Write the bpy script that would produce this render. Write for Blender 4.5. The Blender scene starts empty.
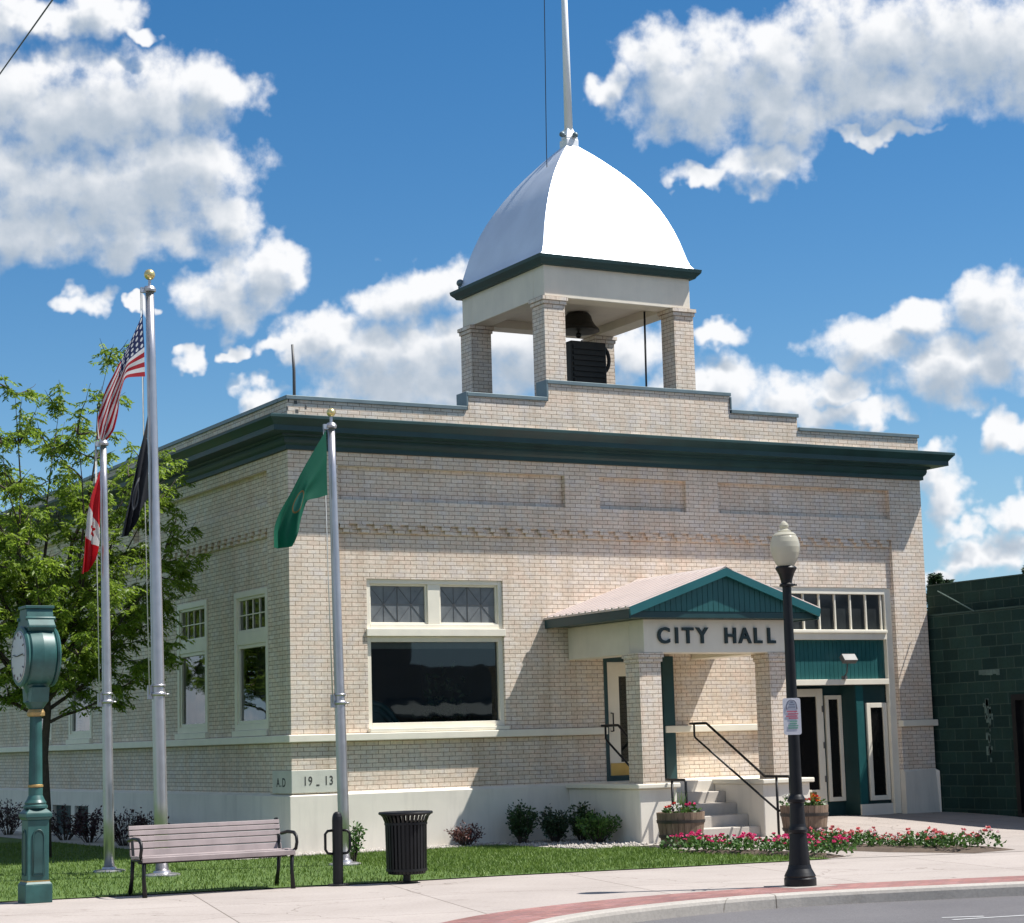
import bpy, bmesh, math, random
import numpy as np
from mathutils import Vector, Matrix

S = bpy.context.scene
COL = S.collection
R = math.radians
random.seed(7)
rng = np.random.default_rng(11)

# ---------------------------------------------------------------- camera
cam_d = bpy.data.cameras.new("camera")
cam = bpy.data.objects.new("camera", cam_d)
COL.objects.link(cam)
cam_d.sensor_width = 36.0
cam_d.lens = 71.65
cam_d.clip_start = 0.1
cam_d.clip_end = 3000
c_r = Vector((0.8734596, -0.48611415, -0.02759259))
c_u = Vector((-0.04266888, -0.13287436, 0.990214))
c_f = Vector((0.48502339, 0.86373458, 0.13680234))
m = Matrix((c_r, c_u, -c_f)).transposed().to_4x4()
m.translation = Vector((-12.3587, -29.1435, 1.6))
cam.matrix_world = m
S.camera = cam

# ---------------------------------------------------------------- sun
SUN = Vector((1.99, -1.0, 3.72)).normalized()          # towards the sun
sun_d = bpy.data.lights.new("sun", 'SUN')
sun_d.energy = 5.0
sun_d.angle = R(0.53)
sun_d.color = (1.0, 0.965, 0.91)
sun = bpy.data.objects.new("sun", sun_d)
COL.objects.link(sun)
sun.rotation_euler = SUN.to_track_quat('Z', 'Y').to_euler()
sun.location = (20, -20, 40)
EXPOSURE = 0.66
S.view_settings.view_transform = 'Standard'
S.view_settings.look = 'None'
S.view_settings.exposure = EXPOSURE
S.view_settings.gamma = 1.0
S.render.engine = 'CYCLES'
S.cycles.use_denoising = True
S.cycles.max_bounces = 6
S.cycles.transparent_max_bounces = 12
S.cycles.caustics_reflective = False
S.cycles.caustics_refractive = False

# ---------------------------------------------------------------- sky: Nishita plus procedural cumulus clouds by azimuth / elevation (degrees)
CLOUDS = [
    (16.7,17.6,2.91,1.47), (18.6,17.9,2.67,1.34), (20.7,18.0,1.37,1.13), (21.3,18.2,0.74,0.76), (17.2,15.6,3.46,1.62), (20.0,15.9,2.03,1.58),
    (18.3,14.3,2.92,0.82), (21.0,14.8,1.19,1.04), (15.6,14.3,1.63,0.92), (13.4,16.4,2.68,3.18), (16.1,20.1,2.08,0.58), (18.0,20.2,1.01,0.68),
    (14.4,19.8,1.64,0.94), (18.7,19.7,0.62,0.24), (22.3,13.3,1.36,0.94), (21.1,12.5,1.35,0.88), (23.1,13.4,0.74,0.66), (17.3,12.5,0.75,0.36),
    (20.3,10.8,0.48,0.28), (18.9,12.3,0.34,0.15), (24.2,11.4,1.42,0.84), (26.2,12.4,1.20,0.78), (27.5,12.8,1.09,0.73), (25.8,10.8,2.42,1.18),
    (28.2,11.0,1.71,1.34), (27.0,9.9,3.41,0.73), (22.9,11.2,1.07,0.33), (22.3,9.9,0.79,0.39), (29.8,10.9,2.28,1.18), (32.2,10.9,1.71,0.90),
    (21.5,11.1,0.39,0.25), (35.4,11.2,0.79,0.39), (35.1,9.7,1.55,0.89), (36.7,9.3,1.34,0.75), (38.7,8.8,1.52,0.44), (34.7,9.1,1.69,0.84),
    (32.5,18.2,0.75,0.62), (33.9,18.7,1.30,1.03), (34.8,17.7,1.90,1.14), (36.5,18.4,2.43,1.35), (39.0,18.5,2.40,1.55), (41.0,18.9,2.66,1.38),
    (43.2,18.5,2.47,1.58), (40.5,17.5,2.10,0.91), (37.5,17.2,1.99,0.97), (36.8,15.8,1.36,0.66), (35.0,15.6,1.09,0.30), (40.1,16.5,1.73,0.24),
    (44.2,17.8,1.90,1.21), (41.1,11.4,0.99,0.49), (42.9,11.6,1.35,0.82), (39.8,10.6,1.60,0.77), (38.7,9.6,1.00,0.50), (41.9,9.9,1.95,0.98),
    (43.5,10.6,1.07,1.09), (43.2,8.1,0.70,0.60), (41.4,6.4,0.70,0.93), (41.0,7.1,0.71,0.60), (41.7,5.5,0.70,0.36), (42.7,4.7,1.46,0.54),
    (43.1,5.8,0.64,0.60), (41.0,4.3,0.54,0.41), (15.4,6.1,0.64,0.60),
]
W = bpy.data.worlds.new("World")
S.world = W
W.use_nodes = True
nt = W.node_tree
nt.nodes.clear()
SKY_STRENGTH = 0.064


def NN(t, kind, **kw):
    n = t.nodes.new(kind)
    for k, v in kw.items():
        setattr(n, k, v)
    return n


def mathn(t, op, a, b=None, c=None, clamp=False):
    n = t.nodes.new('ShaderNodeMath')
    n.operation = op
    n.use_clamp = clamp
    for i, v in enumerate((a, b, c)):
        if v is None:
            continue
        if isinstance(v, (int, float)):
            n.inputs[i].default_value = v
        else:
            t.links.new(v, n.inputs[i])
    return n.outputs[0]


def cloud_group():
    g = bpy.data.node_groups.new("cloud_density", 'ShaderNodeTree')
    g.interface.new_socket("Vector", in_out='INPUT', socket_type='NodeSocketVector')
    g.interface.new_socket("Density", in_out='OUTPUT', socket_type='NodeSocketFloat')
    g.interface.new_socket("Body", in_out='OUTPUT', socket_type='NodeSocketFloat')
    gi = g.nodes.new('NodeGroupInput')
    go = g.nodes.new('NodeGroupOutput')
    # billowing warp of the coordinates
    w1 = NN(g, 'ShaderNodeTexNoise', noise_dimensions='2D')
    w1.inputs['Scale'].default_value = 0.9
    w1.inputs['Detail'].default_value = 3.0
    g.links.new(gi.outputs[0], w1.inputs['Vector'])
    sub = NN(g, 'ShaderNodeVectorMath', operation='SUBTRACT')
    sub.inputs[1].default_value = (0.5, 0.5, 0.5)
    g.links.new(w1.outputs['Color'], sub.inputs[0])
    sc = NN(g, 'ShaderNodeVectorMath', operation='SCALE')
    sc.inputs['Scale'].default_value = 1.5
    g.links.new(sub.outputs[0], sc.inputs[0])
    ad = NN(g, 'ShaderNodeVectorMath', operation='ADD')
    g.links.new(gi.outputs[0], ad.inputs[0])
    g.links.new(sc.outputs[0], ad.inputs[1])
    acc = None
    for (az, el, a, b) in CLOUDS:
        d = NN(g, 'ShaderNodeVectorMath', operation='MULTIPLY_ADD')
        d.inputs[1].default_value = (1 / a, 1 / b, 0)
        d.inputs[2].default_value = (-az / a, -el / b, 0)
        g.links.new(ad.outputs[0], d.inputs[0])
        dd = NN(g, 'ShaderNodeVectorMath', operation='DOT_PRODUCT')
        g.links.new(d.outputs[0], dd.inputs[0])
        g.links.new(d.outputs[0], dd.inputs[1])
        acc = dd.outputs['Value'] if acc is None else mathn(g, 'SMOOTH_MIN', acc, dd.outputs['Value'], 0.55)
    shape = mathn(g, 'SUBTRACT', 1.0, mathn(g, 'MINIMUM', acc, 4.0))
    # unseen clouds added over the rest of the sky to whiten the ambient light
    sp_ = NN(g, 'ShaderNodeSeparateXYZ')
    g.links.new(gi.outputs[0], sp_.inputs[0])
    e1 = mathn(g, 'MINIMUM', mathn(g, 'SUBTRACT', sp_.outputs[0], 6.0), mathn(g, 'SUBTRACT', 52.0, sp_.outputs[0]))
    e2 = mathn(g, 'DIVIDE', mathn(g, 'MINIMUM', e1, mathn(g, 'SUBTRACT', 50.0, sp_.outputs[1])), 4.0, clamp=True)
    w2 = NN(g, 'ShaderNodeTexNoise', noise_dimensions='2D')
    w2.inputs['Scale'].default_value = 0.075
    w2.inputs['Detail'].default_value = 3.0
    g.links.new(gi.outputs[0], w2.inputs['Vector'])
    rest = mathn(g, 'SUBTRACT', mathn(g, 'MULTIPLY', mathn(g, 'SUBTRACT', w2.outputs['Fac'], 0.54), 9.0), mathn(g, 'MULTIPLY', e2, 7.0))
    shape = mathn(g, 'MAXIMUM', shape, rest)
    n1 = NN(g, 'ShaderNodeTexNoise', noise_dimensions='2D')
    n1.inputs['Scale'].default_value = 0.95
    n1.inputs['Detail'].default_value = 7.0
    n1.inputs['Roughness'].default_value = 0.54
    g.links.new(gi.outputs[0], n1.inputs['Vector'])
    nz = mathn(g, 'MULTIPLY', mathn(g, 'SUBTRACT', n1.outputs['Fac'], 0.5), 2.55)
    out = mathn(g, 'ADD', mathn(g, 'ADD', shape, 0.22), nz)
    g.links.new(out, go.inputs[0])
    g.links.new(mathn(g, 'ADD', shape, mathn(g, 'MULTIPLY', nz, 0.36)), go.inputs[1])
    return g


sky = NN(nt, 'ShaderNodeTexSky', sky_type='NISHITA')
sky.sun_disc = False
sky.sun_elevation = math.asin(SUN.z)
sky.sun_rotation = math.atan2(SUN.x, SUN.y)
sky.altitude = 500
sky.air_density = 1.0
sky.dust_density = 0.0
sky.ozone_density = 1.6
hs = NN(nt, 'ShaderNodeHueSaturation')
hs.inputs['Saturation'].default_value = 1.37
hs.inputs['Value'].default_value = 1.14
nt.links.new(sky.outputs[0], hs.inputs['Color'])
tc = NN(nt, 'ShaderNodeTexCoord')
sep = NN(nt, 'ShaderNodeSeparateXYZ')
nt.links.new(tc.outputs['Generated'], sep.inputs[0])
azn = mathn(nt, 'MULTIPLY', mathn(nt, 'ARCTAN2', sep.outputs[0], sep.outputs[1]), 180 / math.pi)
eln = mathn(nt, 'MULTIPLY', mathn(nt, 'ARCSINE', sep.outputs[2]), 180 / math.pi)
cmb = NN(nt, 'ShaderNodeCombineXYZ')
nt.links.new(azn, cmb.inputs[0])
nt.links.new(eln, cmb.inputs[1])
G = cloud_group()


def dens(offset=None):
    g = nt.nodes.new('ShaderNodeGroup')
    g.node_tree = G
    if offset is None:
        nt.links.new(cmb.outputs[0], g.inputs[0])
    else:
        v = NN(nt, 'ShaderNodeVectorMath', operation='ADD')
        v.inputs[1].default_value = offset
        nt.links.new(cmb.outputs[0], v.inputs[0])
        nt.links.new(v.outputs[0], g.inputs[0])
    return g.outputs[0], g.outputs[1]


d0 = dens()[0]
d1 = dens((0.3, 0.75, 0.0))[1]
alpha = NN(nt, 'ShaderNodeMapRange', interpolation_type='SMOOTHSTEP')
alpha.inputs[1].default_value = -0.35
alpha.inputs[2].default_value = 0.85
nt.links.new(d0, alpha.inputs[0])
lit = NN(nt, 'ShaderNodeMapRange', interpolation_type='SMOOTHSTEP')
lit.inputs[1].default_value = -0.25
lit.inputs[2].default_value = 1.25
nt.links.new(d1, lit.inputs[0])
nt.links.new(mathn(nt, 'ADD', 0.95, mathn(nt, 'MULTIPLY', lit.outputs[0], 0.45)), alpha.inputs[2])   # crisp sunlit tops, wispy undersides
ccol = NN(nt, 'ShaderNodeMix', data_type='RGBA')
ccol.inputs[6].default_value = (9.6, 9.7, 9.9, 1)
ccol.inputs[7].default_value = (4.3, 5.1, 6.1, 1)
nt.links.new(lit.outputs[0], ccol.inputs[0])
mixc = NN(nt, 'ShaderNodeMix', data_type='RGBA')
nt.links.new(alpha.outputs[0], mixc.inputs[0])
low = NN(nt, 'ShaderNodeMapRange', interpolation_type='SMOOTHSTEP')
low.inputs[1].default_value = 10.0
low.inputs[2].default_value = -2.0
low.inputs[4].default_value = 0.9
nt.links.new(eln, low.inputs[0])
skc = NN(nt, 'ShaderNodeMix', data_type='RGBA')
skc.inputs[7].default_value = (2.3, 4.6, 7.4, 1)
nt.links.new(low.outputs[0], skc.inputs[0])
nt.links.new(hs.outputs[0], skc.inputs[6])
nt.links.new(skc.outputs[2], mixc.inputs[6])
nt.links.new(ccol.outputs[2], mixc.inputs[7])
bg = NN(nt, 'ShaderNodeBackground')
bg.inputs['Strength'].default_value = SKY_STRENGTH
nt.links.new(mixc.outputs[2], bg.inputs['Color'])
wo = NN(nt, 'ShaderNodeOutputWorld')
nt.links.new(bg.outputs[0], wo.inputs['Surface'])

# ---------------------------------------------------------------- materials
MATS = {}


def new_mat(name):
    mt = bpy.data.materials.new(name)
    mt.use_nodes = True
    t = mt.node_tree
    b = t.nodes['Principled BSDF']
    return mt, t, b


def objco(t, scale=(1, 1, 1), rot=(0, 0, 0)):
    """world position (metres)"""
    g = NN(t, 'ShaderNodeNewGeometry')
    mp = NN(t, 'ShaderNodeMapping')
    mp.inputs['Scale'].default_value = scale
    mp.inputs['Rotation'].default_value = rot
    t.links.new(g.outputs['Position'], mp.inputs[0])
    return mp.outputs[0]


def noise(t, vec, scale, detail=4.0, rough=0.55):
    n = NN(t, 'ShaderNodeTexNoise')
    n.inputs['Scale'].default_value = scale
    n.inputs['Detail'].default_value = detail
    n.inputs['Roughness'].default_value = rough
    t.links.new(vec, n.inputs['Vector'])
    return n.outputs['Fac']


def ramp(t, fac, stops):
    r = NN(t, 'ShaderNodeValToRGB')
    el = r.color_ramp.elements
    while len(el) < len(stops):
        el.new(0.5)
    for e, (p, c) in zip(el, stops):
        e.position = p
        e.color = (*c, 1) if len(c) == 3 else c
    t.links.new(fac, r.inputs[0])
    return r.outputs[0]


def mixrgb(t, fac, a, b, blend='MIX'):
    n = NN(t, 'ShaderNodeMix', data_type='RGBA', blend_type=blend)
    for i, v in ((0, fac), (6, a), (7, b)):
        if isinstance(v, (int, float)):
            n.inputs[i].default_value = v
        elif isinstance(v, tuple):
            n.inputs[i].default_value = (*v, 1) if len(v) == 3 else v
        else:
            t.links.new(v, n.inputs[i])
    return n.outputs[2]


def bump(t, b, height, strength=0.3, dist=0.01):
    n = NN(t, 'ShaderNodeBump')
    n.inputs['Strength'].default_value = strength
    n.inputs['Distance'].default_value = dist
    t.links.new(height, n.inputs['Height'])
    t.links.new(n.outputs[0], b.inputs['Normal'])


def sc3(c, k):
    return tuple(min(1.0, x * k) for x in c)


def paint(name, col, rough=0.5, var=0.12, scale=3.0, metallic=0.0, grime=0.0, bmp=0.0, spec=0.5):
    if name in MATS:
        return MATS[name]
    mt, t, b = new_mat(name)
    p = objco(t)
    f = noise(t, p, scale, 6.0)
    c = ramp(t, f, [(0.3, sc3(col, 1 - var)), (0.7, sc3(col, 1 + var))])
    if grime:
        g2 = noise(t, objco(t, (2.2, 2.2, 0.35)), 2.0, 5.0, 0.65)
        gf = ramp(t, g2, [(0.5, (0, 0, 0)), (0.75, (grime, grime, grime))])
        c = mixrgb(t, gf, c, sc3(col, 0.45))
    t.links.new(c, b.inputs['Base Color'])
    rf = NN(t, 'ShaderNodeMapRange')
    rf.inputs[3].default_value = max(0.02, rough - 0.08)
    rf.inputs[4].default_value = min(1.0, rough + 0.1)
    t.links.new(f, rf.inputs[0])
    t.links.new(rf.outputs[0], b.inputs['Roughness'])
    b.inputs['Metallic'].default_value = metallic
    b.inputs['Specular IOR Level'].default_value = spec
    if bmp:
        bump(t, b, noise(t, p, 60.0, 3.0), bmp, 0.004)
    MATS[name] = mt
    return mt


def brick(name, c1, c2, mortar, bw=0.2085, bh=0.0678, ms=0.0055, patch=(0.6, 0.45, 0.3), pf=0.25):
    mt, t, b = new_mat(name)
    g = NN(t, 'ShaderNodeNewGeometry')
    s = NN(t, 'ShaderNodeSeparateXYZ')
    t.links.new(g.outputs['Position'], s.inputs[0])
    u = mathn(t, 'ADD', s.outputs[0], s.outputs[1])
    cb = NN(t, 'ShaderNodeCombineXYZ')
    t.links.new(u, cb.inputs[0])
    t.links.new(s.outputs[2], cb.inputs[1])
    # slightly wobbly courses
    wv = NN(t, 'ShaderNodeTexNoise')
    wv.inputs['Scale'].default_value = 2.5
    t.links.new(g.outputs['Position'], wv.inputs['Vector'])
    ws = NN(t, 'ShaderNodeVectorMath', operation='MULTIPLY_ADD')
    ws.inputs[1].default_value = (0.012, 0.008, 0)
    t.links.new(wv.outputs['Color'], ws.inputs[0])
    t.links.new(cb.outputs[0], ws.inputs[2])
    br = NN(t, 'ShaderNodeTexBrick')
    br.inputs['Scale'].default_value = 1.0
    br.inputs['Brick Width'].default_value = bw
    br.inputs['Row Height'].default_value = bh
    br.inputs['Mortar Size'].default_value = ms
    br.inputs['Mortar Smooth'].default_value = 0.25
    br.inputs['Bias'].default_value = -0.1
    br.inputs['Color1'].default_value = (*c1, 1)
    br.inputs['Color2'].default_value = (*c2, 1)
    br.inputs['Mortar'].default_value = (*mortar, 1)
    t.links.new(ws.outputs[0], br.inputs['Vector'])
    # weathering: broad warm patches and fine speckle
    p = objco(t)
    w = ramp(t, noise(t, p, 0.55, 5.0, 0.6), [(0.42, (0, 0, 0)), (0.72, (pf, pf, pf))])
    c = mixrgb(t, w, br.outputs['Color'], patch, 'MULTIPLY')
    tint = ramp(t, noise(t, p, 4.3, 2.0, 0.5), [(0.34, (1.03, 0.975, 0.93)), (0.5, (1.0, 1.0, 0.97)), (0.66, (0.965, 0.99, 1.03))])
    c = mixrgb(t, 1.0, c, tint, 'MULTIPLY')
    # rain streaks running down the face
    strk = ramp(t, noise(t, objco(t, (2.6, 2.6, 0.16)), 1.0, 5.0, 0.6), [(0.52, (1, 1, 1)), (0.78, (0.80, 0.77, 0.72))])
    c = mixrgb(t, 1.0, c, strk, 'MULTIPLY')
    sp = ramp(t, noise(t, p, 26.0, 4.0, 0.7), [(0.25, (0.78, 0.76, 0.73)), (0.62, (1.06, 1.05, 1.04))])
    c = mixrgb(t, 1.0, c, sp, 'MULTIPLY')
    t.links.new(c, b.inputs['Base Color'])
    b.inputs['Roughness'].default_value = 0.85
    b.inputs['Specular IOR Level'].default_value = 0.25
    inv = mathn(t, 'SUBTRACT', 1.0, br.outputs['Fac'])
    h = mathn(t, 'ADD', inv, mathn(t, 'MULTIPLY', noise(t, p, 40.0, 3.0), 0.25))
    bump(t, b, h, 0.55, 0.008)
    MATS[name] = mt
    return mt


def glass(name, tint=(0.62, 0.68, 0.68), spec=0.06):
    mt, t, b = new_mat(name)
    t.nodes.remove(b)
    out = t.nodes['Material Output']
    tr = NN(t, 'ShaderNodeBsdfTransparent')
    tr.inputs[0].default_value = (*tint, 1)
    gl = NN(t, 'ShaderNodeBsdfGlossy')
    gl.inputs['Roughness'].default_value = 0.015
    gl.inputs['Color'].default_value = (0.95, 0.97, 1, 1)
    fr = NN(t, 'ShaderNodeFresnel')
    fr.inputs['IOR'].default_value = 1.5
    # gentle waviness of old panes
    bn = NN(t, 'ShaderNodeBump')
    bn.inputs['Strength'].default_value = 0.06
    bn.inputs['Distance'].default_value = 0.02
    t.links.new(noise(t, objco(t), 1.4, 2.0), bn.inputs['Height'])
    t.links.new(bn.outputs[0], gl.inputs['Normal'])
    fac = mathn(t, 'ADD', fr.outputs[0], spec, clamp=True)
    mx = NN(t, 'ShaderNodeMixShader')
    t.links.new(fac, mx.inputs[0])
    t.links.new(tr.outputs[0], mx.inputs[1])
    t.links.new(gl.outputs[0], mx.inputs[2])
    t.links.new(mx.outputs[0], out.inputs['Surface'])
    MATS[name] = mt
    return mt


def leafmat(name, c1, c2, trans=0.35, scale=9.0, rough=0.5):
    mt, t, b = new_mat(name)
    g = NN(t, 'ShaderNodeNewGeometry')
    f = noise(t, objco(t), scale, 3.0)
    f2 = mathn(t, 'ADD', mathn(t, 'MULTIPLY', f, 0.6), mathn(t, 'MULTIPLY', g.outputs['Random Per Island'], 0.4))
    c = ramp(t, f2, [(0.25, c1), (0.75, c2)])
    t.links.new(c, b.inputs['Base Color'])
    b.inputs['Roughness'].default_value = rough
    tl = NN(t, 'ShaderNodeBsdfTranslucent')
    t.links.new(c, tl.inputs[0])
    mx = NN(t, 'ShaderNodeMixShader')
    mx.inputs[0].default_value = trans
    t.links.new(b.outputs[0], mx.inputs[1])
    t.links.new(tl.outputs[0], mx.inputs[2])
    t.links.new(mx.outputs[0], t.nodes['Material Output'].inputs['Surface'])
    MATS[name] = mt
    return mt


# ---------------------------------------------------------------- mesh builder
class MB:
    def __init__(self):
        self.v, self.f, self.s = [], [], []

    def add(self, vs, fs, smooth=False):
        o = len(self.v)
        self.v += [tuple(p) for p in vs]
        for f in fs:
            self.f.append([i + o for i in f])
            self.s.append(smooth)
        return self

    def box(self, x0, x1, y0, y1, z0, z1):
        return self.add([(x0, y0, z0), (x1, y0, z0), (x1, y1, z0), (x0, y1, z0), (x0, y0, z1), (x1, y0, z1), (x1, y1, z1), (x0, y1, z1)],
                        [(3, 2, 1, 0), (4, 5, 6, 7), (0, 1, 5, 4), (1, 2, 6, 5), (2, 3, 7, 6), (3, 0, 4, 7)])

    def obox(self, c, ax, ay, az, hx, hy, hz):
        """oriented box: centre, unit axes, half sizes"""
        c, ax, ay, az = Vector(c), Vector(ax), Vector(ay), Vector(az)
        vs = []
        for k in (-1, 1):
            for i, j in ((-1, -1), (1, -1), (1, 1), (-1, 1)):
                vs.append(c + ax * hx * i + ay * hy * j + az * hz * k)
        return self.add(vs, [(3, 2, 1, 0), (4, 5, 6, 7), (0, 1, 5, 4), (1, 2, 6, 5), (2, 3, 7, 6), (3, 0, 4, 7)])

    def bar(self, p, q, w, h, up=(0, 0, 1)):
        p, q = Vector(p), Vector(q)
        d = (q - p)
        L = d.length
        d.normalize()
        s = d.cross(Vector(up))
        if s.length < 1e-4:
            s = d.cross(Vector((1, 0, 0)))
        s.normalize()
        u = s.cross(d)
        return self.obox((p + q) / 2, d, s, u, L / 2, w / 2, h / 2)

    def poly(self, pts, vec):
        """prism: closed polygon of 3D points extruded by vec"""
        n = len(pts)
        vec = Vector(vec)
        a = [Vector(p) for p in pts]
        b = [p + vec for p in a]
        fs = [tuple(range(n))[::-1], tuple(range(n, 2 * n))]
        for i in range(n):
            j = (i + 1) % n
            fs.append((i, j, n + j, n + i))
        return self.add(a + b, fs)

    def tube(self, pts, r, seg=10, cap=True, smooth=True):
        pts = [Vector(p) for p in pts]
        n = len(pts)
        rs = r if isinstance(r, (list, tuple)) else [r] * n
        vs, fs = [], []
        prev = None
        for i, p in enumerate(pts):
            d = (pts[min(i + 1, n - 1)] - pts[max(i - 1, 0)])
            if d.length < 1e-9:
                d = Vector((0, 0, 1))
            d.normalize()
            if prev is None:
                a = d.cross(Vector((0, 0, 1)))
                if a.length < 1e-3:
                    a = Vector((1, 0, 0))
            else:
                a = prev - d * prev.dot(d)
                if a.length < 1e-4:
                    a = d.cross(Vector((1, 0, 0)))
            a.normalize()
            prev = a
            b = d.cross(a)
            for k in range(seg):
                t = 2 * math.pi * k / seg
                vs.append(p + (a * math.cos(t) + b * math.sin(t)) * rs[i])
        for i in range(n - 1):
            for k in range(seg):
                k2 = (k + 1) % seg
                fs.append((i * seg + k, i * seg + k2, (i + 1) * seg + k2, (i + 1) * seg + k))
        self.add(vs, fs, smooth)
        if cap:
            o = len(self.v) - n * seg
            self.f.append([o + k for k in range(seg)][::-1])
            self.s.append(False)
            self.f.append([o + (n - 1) * seg + k for k in range(seg)])
            self.s.append(False)
        return self

    def lathe(self, prof, c=(0, 0, 0), seg=24, smooth=True, axis='Z', flute=0, fd=0.0):
        """profile of (radius, height) turned round an axis; the edges keep a crease by doubled rings"""
        c = Vector(c)
        rings = []
        for r, z in prof:
            ring = []
            for k in range(seg):
                t = 2 * math.pi * (k + 0.5) / seg
                rr = r * (1 - fd * (k % 2)) if flute else r
                x, y = rr * math.cos(t), rr * math.sin(t)
                if axis == 'Z':
                    ring.append(c + Vector((x, y, z)))
                elif axis == 'X':
                    ring.append(c + Vector((z, x, y)))
                else:
                    ring.append(c + Vector((x, z, y)))
            rings.append(ring)
        for a, b in zip(rings, rings[1:]):
            self.add(a + b, [(k, (k + 1) % seg, seg + (k + 1) % seg, seg + k) for k in range(seg)], smooth)
        if prof[0][0] > 1e-4:
            self.add(rings[0], [tuple(range(seg))[::-1]])
        if prof[-1][0] > 1e-4:
            self.add(rings[-1], [tuple(range(seg))])
        return self

    def sphere(self, c, r, seg=16, rings=10, sq=(1, 1, 1)):
        prof = []
        vs, fs = [], []
        for i in range(rings + 1):
            a = math.pi * i / rings
            for k in range(seg):
                t = 2 * math.pi * k / seg
                vs.append((c[0] + r * sq[0] * math.sin(a) * math.cos(t), c[1] + r * sq[1] * math.sin(a) * math.sin(t), c[2] - r * sq[2] * math.cos(a)))
        for i in range(rings):
            for k in range(seg):
                k2 = (k + 1) % seg
                fs.append((i * seg + k, i * seg + k2, (i + 1) * seg + k2, (i + 1) * seg + k))
        return self.add(vs, fs, True)

    def grid_face(self, P, u0, u1, v0, v1, holes=(), d=0.0):
        """a wall face mapped by P(u, v, depth); holes are (ua, ub, va, vb, depth, closed)"""
        us = sorted({u0, u1, *[h[0] for h in holes], *[h[1] for h in holes]})
        vs = sorted({v0, v1, *[h[2] for h in holes], *[h[3] for h in holes]})
        us = [u for u in us if u0 - 1e-6 <= u <= u1 + 1e-6]
        vs = [v for v in vs if v0 - 1e-6 <= v <= v1 + 1e-6]
        for a, b in zip(us, us[1:]):
            for e, g in zip(vs, vs[1:]):
                cu, cv = (a + b) / 2, (e + g) / 2
                if any(h[0] < cu < h[1] and h[2] < cv < h[3] for h in holes):
                    continue
                self.add([P(a, e, d), P(b, e, d), P(b, g, d), P(a, g, d)], [(0, 1, 2, 3)])
        for ua, ub, va, vb, dp, closed in holes:
            q = [(ua, va), (ub, va), (ub, vb), (ua, vb)]
            for i in range(4):
                (a, e), (b, g) = q[i], q[(i + 1) % 4]
                if i == 0 and va <= v0 + 1e-6:
                    continue
                self.add([P(a, e, d), P(a, e, d + dp), P(b, g, d + dp), P(b, g, d)], [(0, 1, 2, 3)])
            if closed:
                self.add([P(a, e, d + dp) for a, e in q], [(0, 1, 2, 3)])
        return self

    def build(self, name, mat, parent=None, bevel=0.0, label=None):
        me = bpy.data.meshes.new(name)
        off = Vector((0, 0, 0))
        if parent is not None:
            r = parent
            while r is not None:
                off += Vector(r.location)
                r = r.parent
        me.from_pydata([(x - off.x, y - off.y, z - off.z) for x, y, z in self.v], [], self.f)
        me.polygons.foreach_set('use_smooth', self.s)
        me.update()
        if mat is not None:
            me.materials.append(mat if not isinstance(mat, str) else MATS[mat])
        o = bpy.data.objects.new(name, me)
        COL.objects.link(o)
        if parent is not None:
            o.parent = parent
        if bevel:
            bv = o.modifiers.new('bevel', 'BEVEL')
            bv.width = bevel
            bv.segments = 2
            bv.limit_method = 'ANGLE'
            bv.angle_limit = R(40)
            bv.harden_normals = False
        if label:
            o['label'] = label
        return o


def tag(o, label, cat, group=None):
    o['label'] = label
    o['category'] = cat
    if group:
        o['group'] = group
    return o


def thing(name, label, cat, loc=(0, 0, 0), group=None):
    o = bpy.data.objects.new(name, None)
    o.location = loc
    o.empty_display_size = 0.2
    COL.objects.link(o)
    return tag(o, label, cat, group)


def struct(o, kind='structure'):
    o['kind'] = kind
    return o


def dup(root, loc, rotz=0.0, scale=1.0, label=None):
    r = root.copy()
    COL.objects.link(r)
    r.location = loc
    r.rotation_euler = (0, 0, rotz)
    r.scale = (scale, scale, scale)
    if label:
        r['label'] = label
    for ch in list(root.children):
        c = ch.copy()
        COL.objects.link(c)
        c.parent = r
        for g in list(ch.children):
            d = g.copy()
            COL.objects.link(d)
            d.parent = c
    return r


def text_mesh(body, size, extrude, bold=0.0):
    """letters of the built-in font as a mesh (centred), lying in XY"""
    cu = bpy.data.curves.new("text", 'FONT')
    cu.body = body
    cu.size = size
    cu.extrude = extrude
    cu.offset = bold
    cu.align_x = 'CENTER'
    cu.resolution_u = 4
    o = bpy.data.objects.new("text", cu)
    COL.objects.link(o)
    bpy.context.view_layer.update()
    me = bpy.data.meshes.new_from_object(o.evaluated_get(bpy.context.evaluated_depsgraph_get()))
    bpy.data.objects.remove(o)
    bpy.data.curves.remove(cu)
    vs = [tuple(v.co) for v in me.vertices]
    fs = [tuple(p.vertices) for p in me.polygons]
    bpy.data.meshes.remove(me)
    return vs, fs


def add_text(mb, body, size, origin, xdir, updir, extrude=0.004, bold=0.0, sx=1.0):
    vs, fs = text_mesh(body, size, extrude, bold)
    o, x, u = Vector(origin), Vector(xdir), Vector(updir)
    n = x.cross(u)
    mb.add([o + x * (p[0] * sx) + u * p[1] + n * p[2] for p in vs], fs)


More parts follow.
